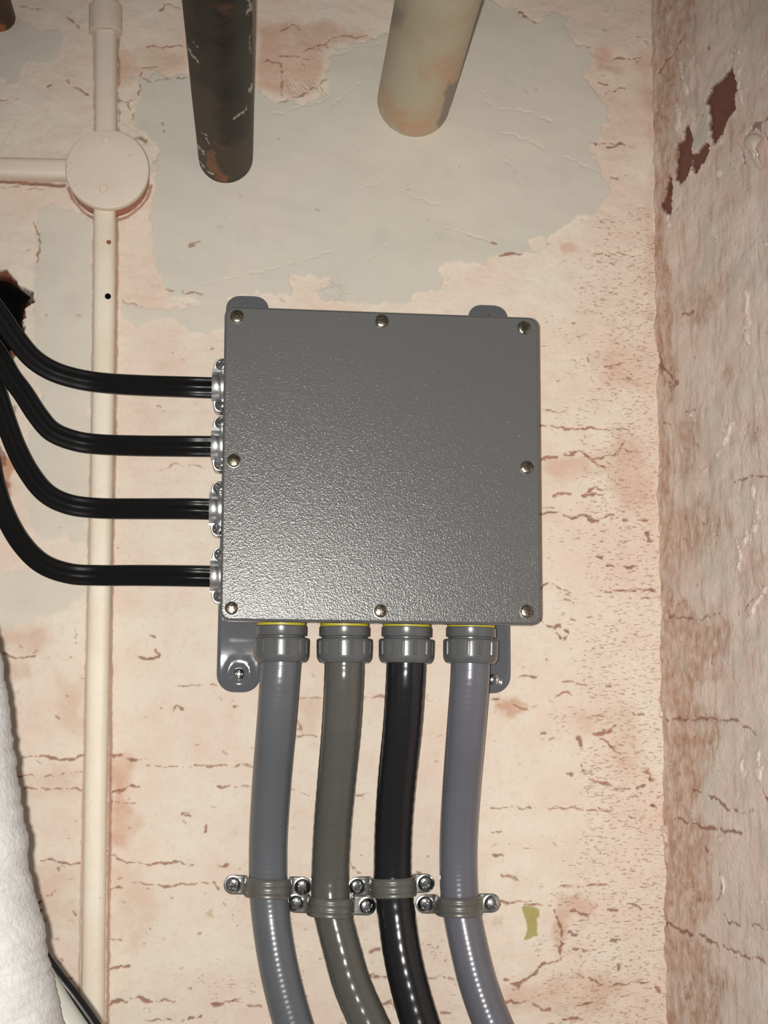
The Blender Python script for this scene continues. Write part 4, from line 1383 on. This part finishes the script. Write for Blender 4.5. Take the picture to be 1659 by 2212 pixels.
# ------------------------------------------------------------------ things hanging in front at the lower left
yw = -0.30
k = mpp(yw)
edge = [(-330, 640), (-235, 860), (-150, 1060), (-85, 1220), (-40, 1345), (-12, 1440), (2, 1520), (12, 1610), (24, 1700), (36, 1790), (46, 1850), (41, 1888), (52, 1940), (68, 1995), (80, 2045), (89, 2100), (104, 2170), (124, 2260), (146, 2350)]
rw = 0.056
pts = [P(x - rw / k, y, yw) for x, y in edge]
path, Ls = spline(pts, 330)
m = MB()
L = []
for i, p in enumerate(path):
    t = (path[min(i + 1, 329)] - path[max(i - 1, 0)]).normalized()
    t.x *= 0.4
    t.normalize()
    side = t.cross(Vector((0, -1, 0))).normalized()
    nn = side.cross(t).normalized()
    ring = []
    for q in range(96):
        a = 2 * math.pi * q / 96
        ar = np.array([[i * 0.11, a * 3.0]])
        d = 0.0011 * float(perlin(np.array([i * 0.16]), np.array([math.cos(a) * 3.2 + 9]), 7)[0]) + 0.0007 * float(perlin(np.array([i * 0.5]), np.array([math.cos(a) * 7 + 3]), 8)[0])
        rr = rw + d
        ring.append(p + side * (rr * math.cos(a)) + nn * (rr * math.sin(a)))
    L.append(ring)
m.loops(L)
o = m.build('insulated_pipe', M['wrap'], None, sharp=80)
tag(o, 'thick pipe wrapped in creased white canvas at the lower left edge', 'insulated pipe')
yw2 = -0.27
o = round_tube([P(20, 1990, yw2), P(62, 2080, yw2), P(110, 2165, yw2), P(166, 2248, yw2), P(230, 2340, yw2)], 37 * mpp(yw2), M['offwhite'], 'plastic_pipe')
tag(o, 'smooth off-white pipe slanting out from behind the canvas-wrapped pipe', 'pipe')
o = round_tube([P(40, 1960, yw2 + .02), P(84, 2050, yw2 + .02), P(120, 2104, yw2 + .02), P(162, 2158, yw2 + .02), P(207, 2222, yw2 + .02), P(270, 2320, yw2 + .02)], 14.5 * mpp(yw2), M['rubber'], 'black_cable')
tag(o, 'black cable slanting along the off-white pipe at the bottom left', 'cable')

# ------------------------------------------------------------------ curled flake of paint on the side wall
ang = math.radians(10)
dv = Vector((math.sin(ang), -math.cos(ang), 0))


def PR(px, py, lift=0.0):
    n = Vector((-math.cos(ang), -math.sin(ang), 0))
    a = CORNER_T.lerp(CORNER_B, min(1, max(0, py / 2212))) + n * lift
    d = Vector(ray(px, py))
    t = (a - Vector(CAM)).dot(n) / d.dot(n)
    return Vector(CAM) + d * t


fo = A3([(1508, 850), (1522, 815), (1550, 798), (1590, 800), (1625, 825), (1600, 850), (1578, 868), (1590, 895), (1604, 925), (1600, 950), (1628, 1005), (1602, 1010), (1578, 985), (1560, 950), (1552, 915), (1525, 890)])
cx0 = sum(p[0] for p in fo) / len(fo)
m = MB()
lo = [PR(x, y, 0.0008) for x, y in fo]
cy0 = sum(p[1] for p in fo) / len(fo)
rings = [lo]
for sc, h in ((1.02, 0.0035), (0.97, 0.0060), (0.82, 0.0078), (0.5, 0.0088), (0.2, 0.0091)):
    rings.append([PR(cx0 + (x - cx0) * sc, cy0 + (y - cy0) * sc, h + 0.006 * max(0, (cx0 - x) / 40)) for x, y in fo])
m.loops(rings)
o = m.build('paint_flake', M['flake'], None, sharp=60)
tag(o, 'curled cream flake of paint peeling off the right-hand wall', 'paint flake')
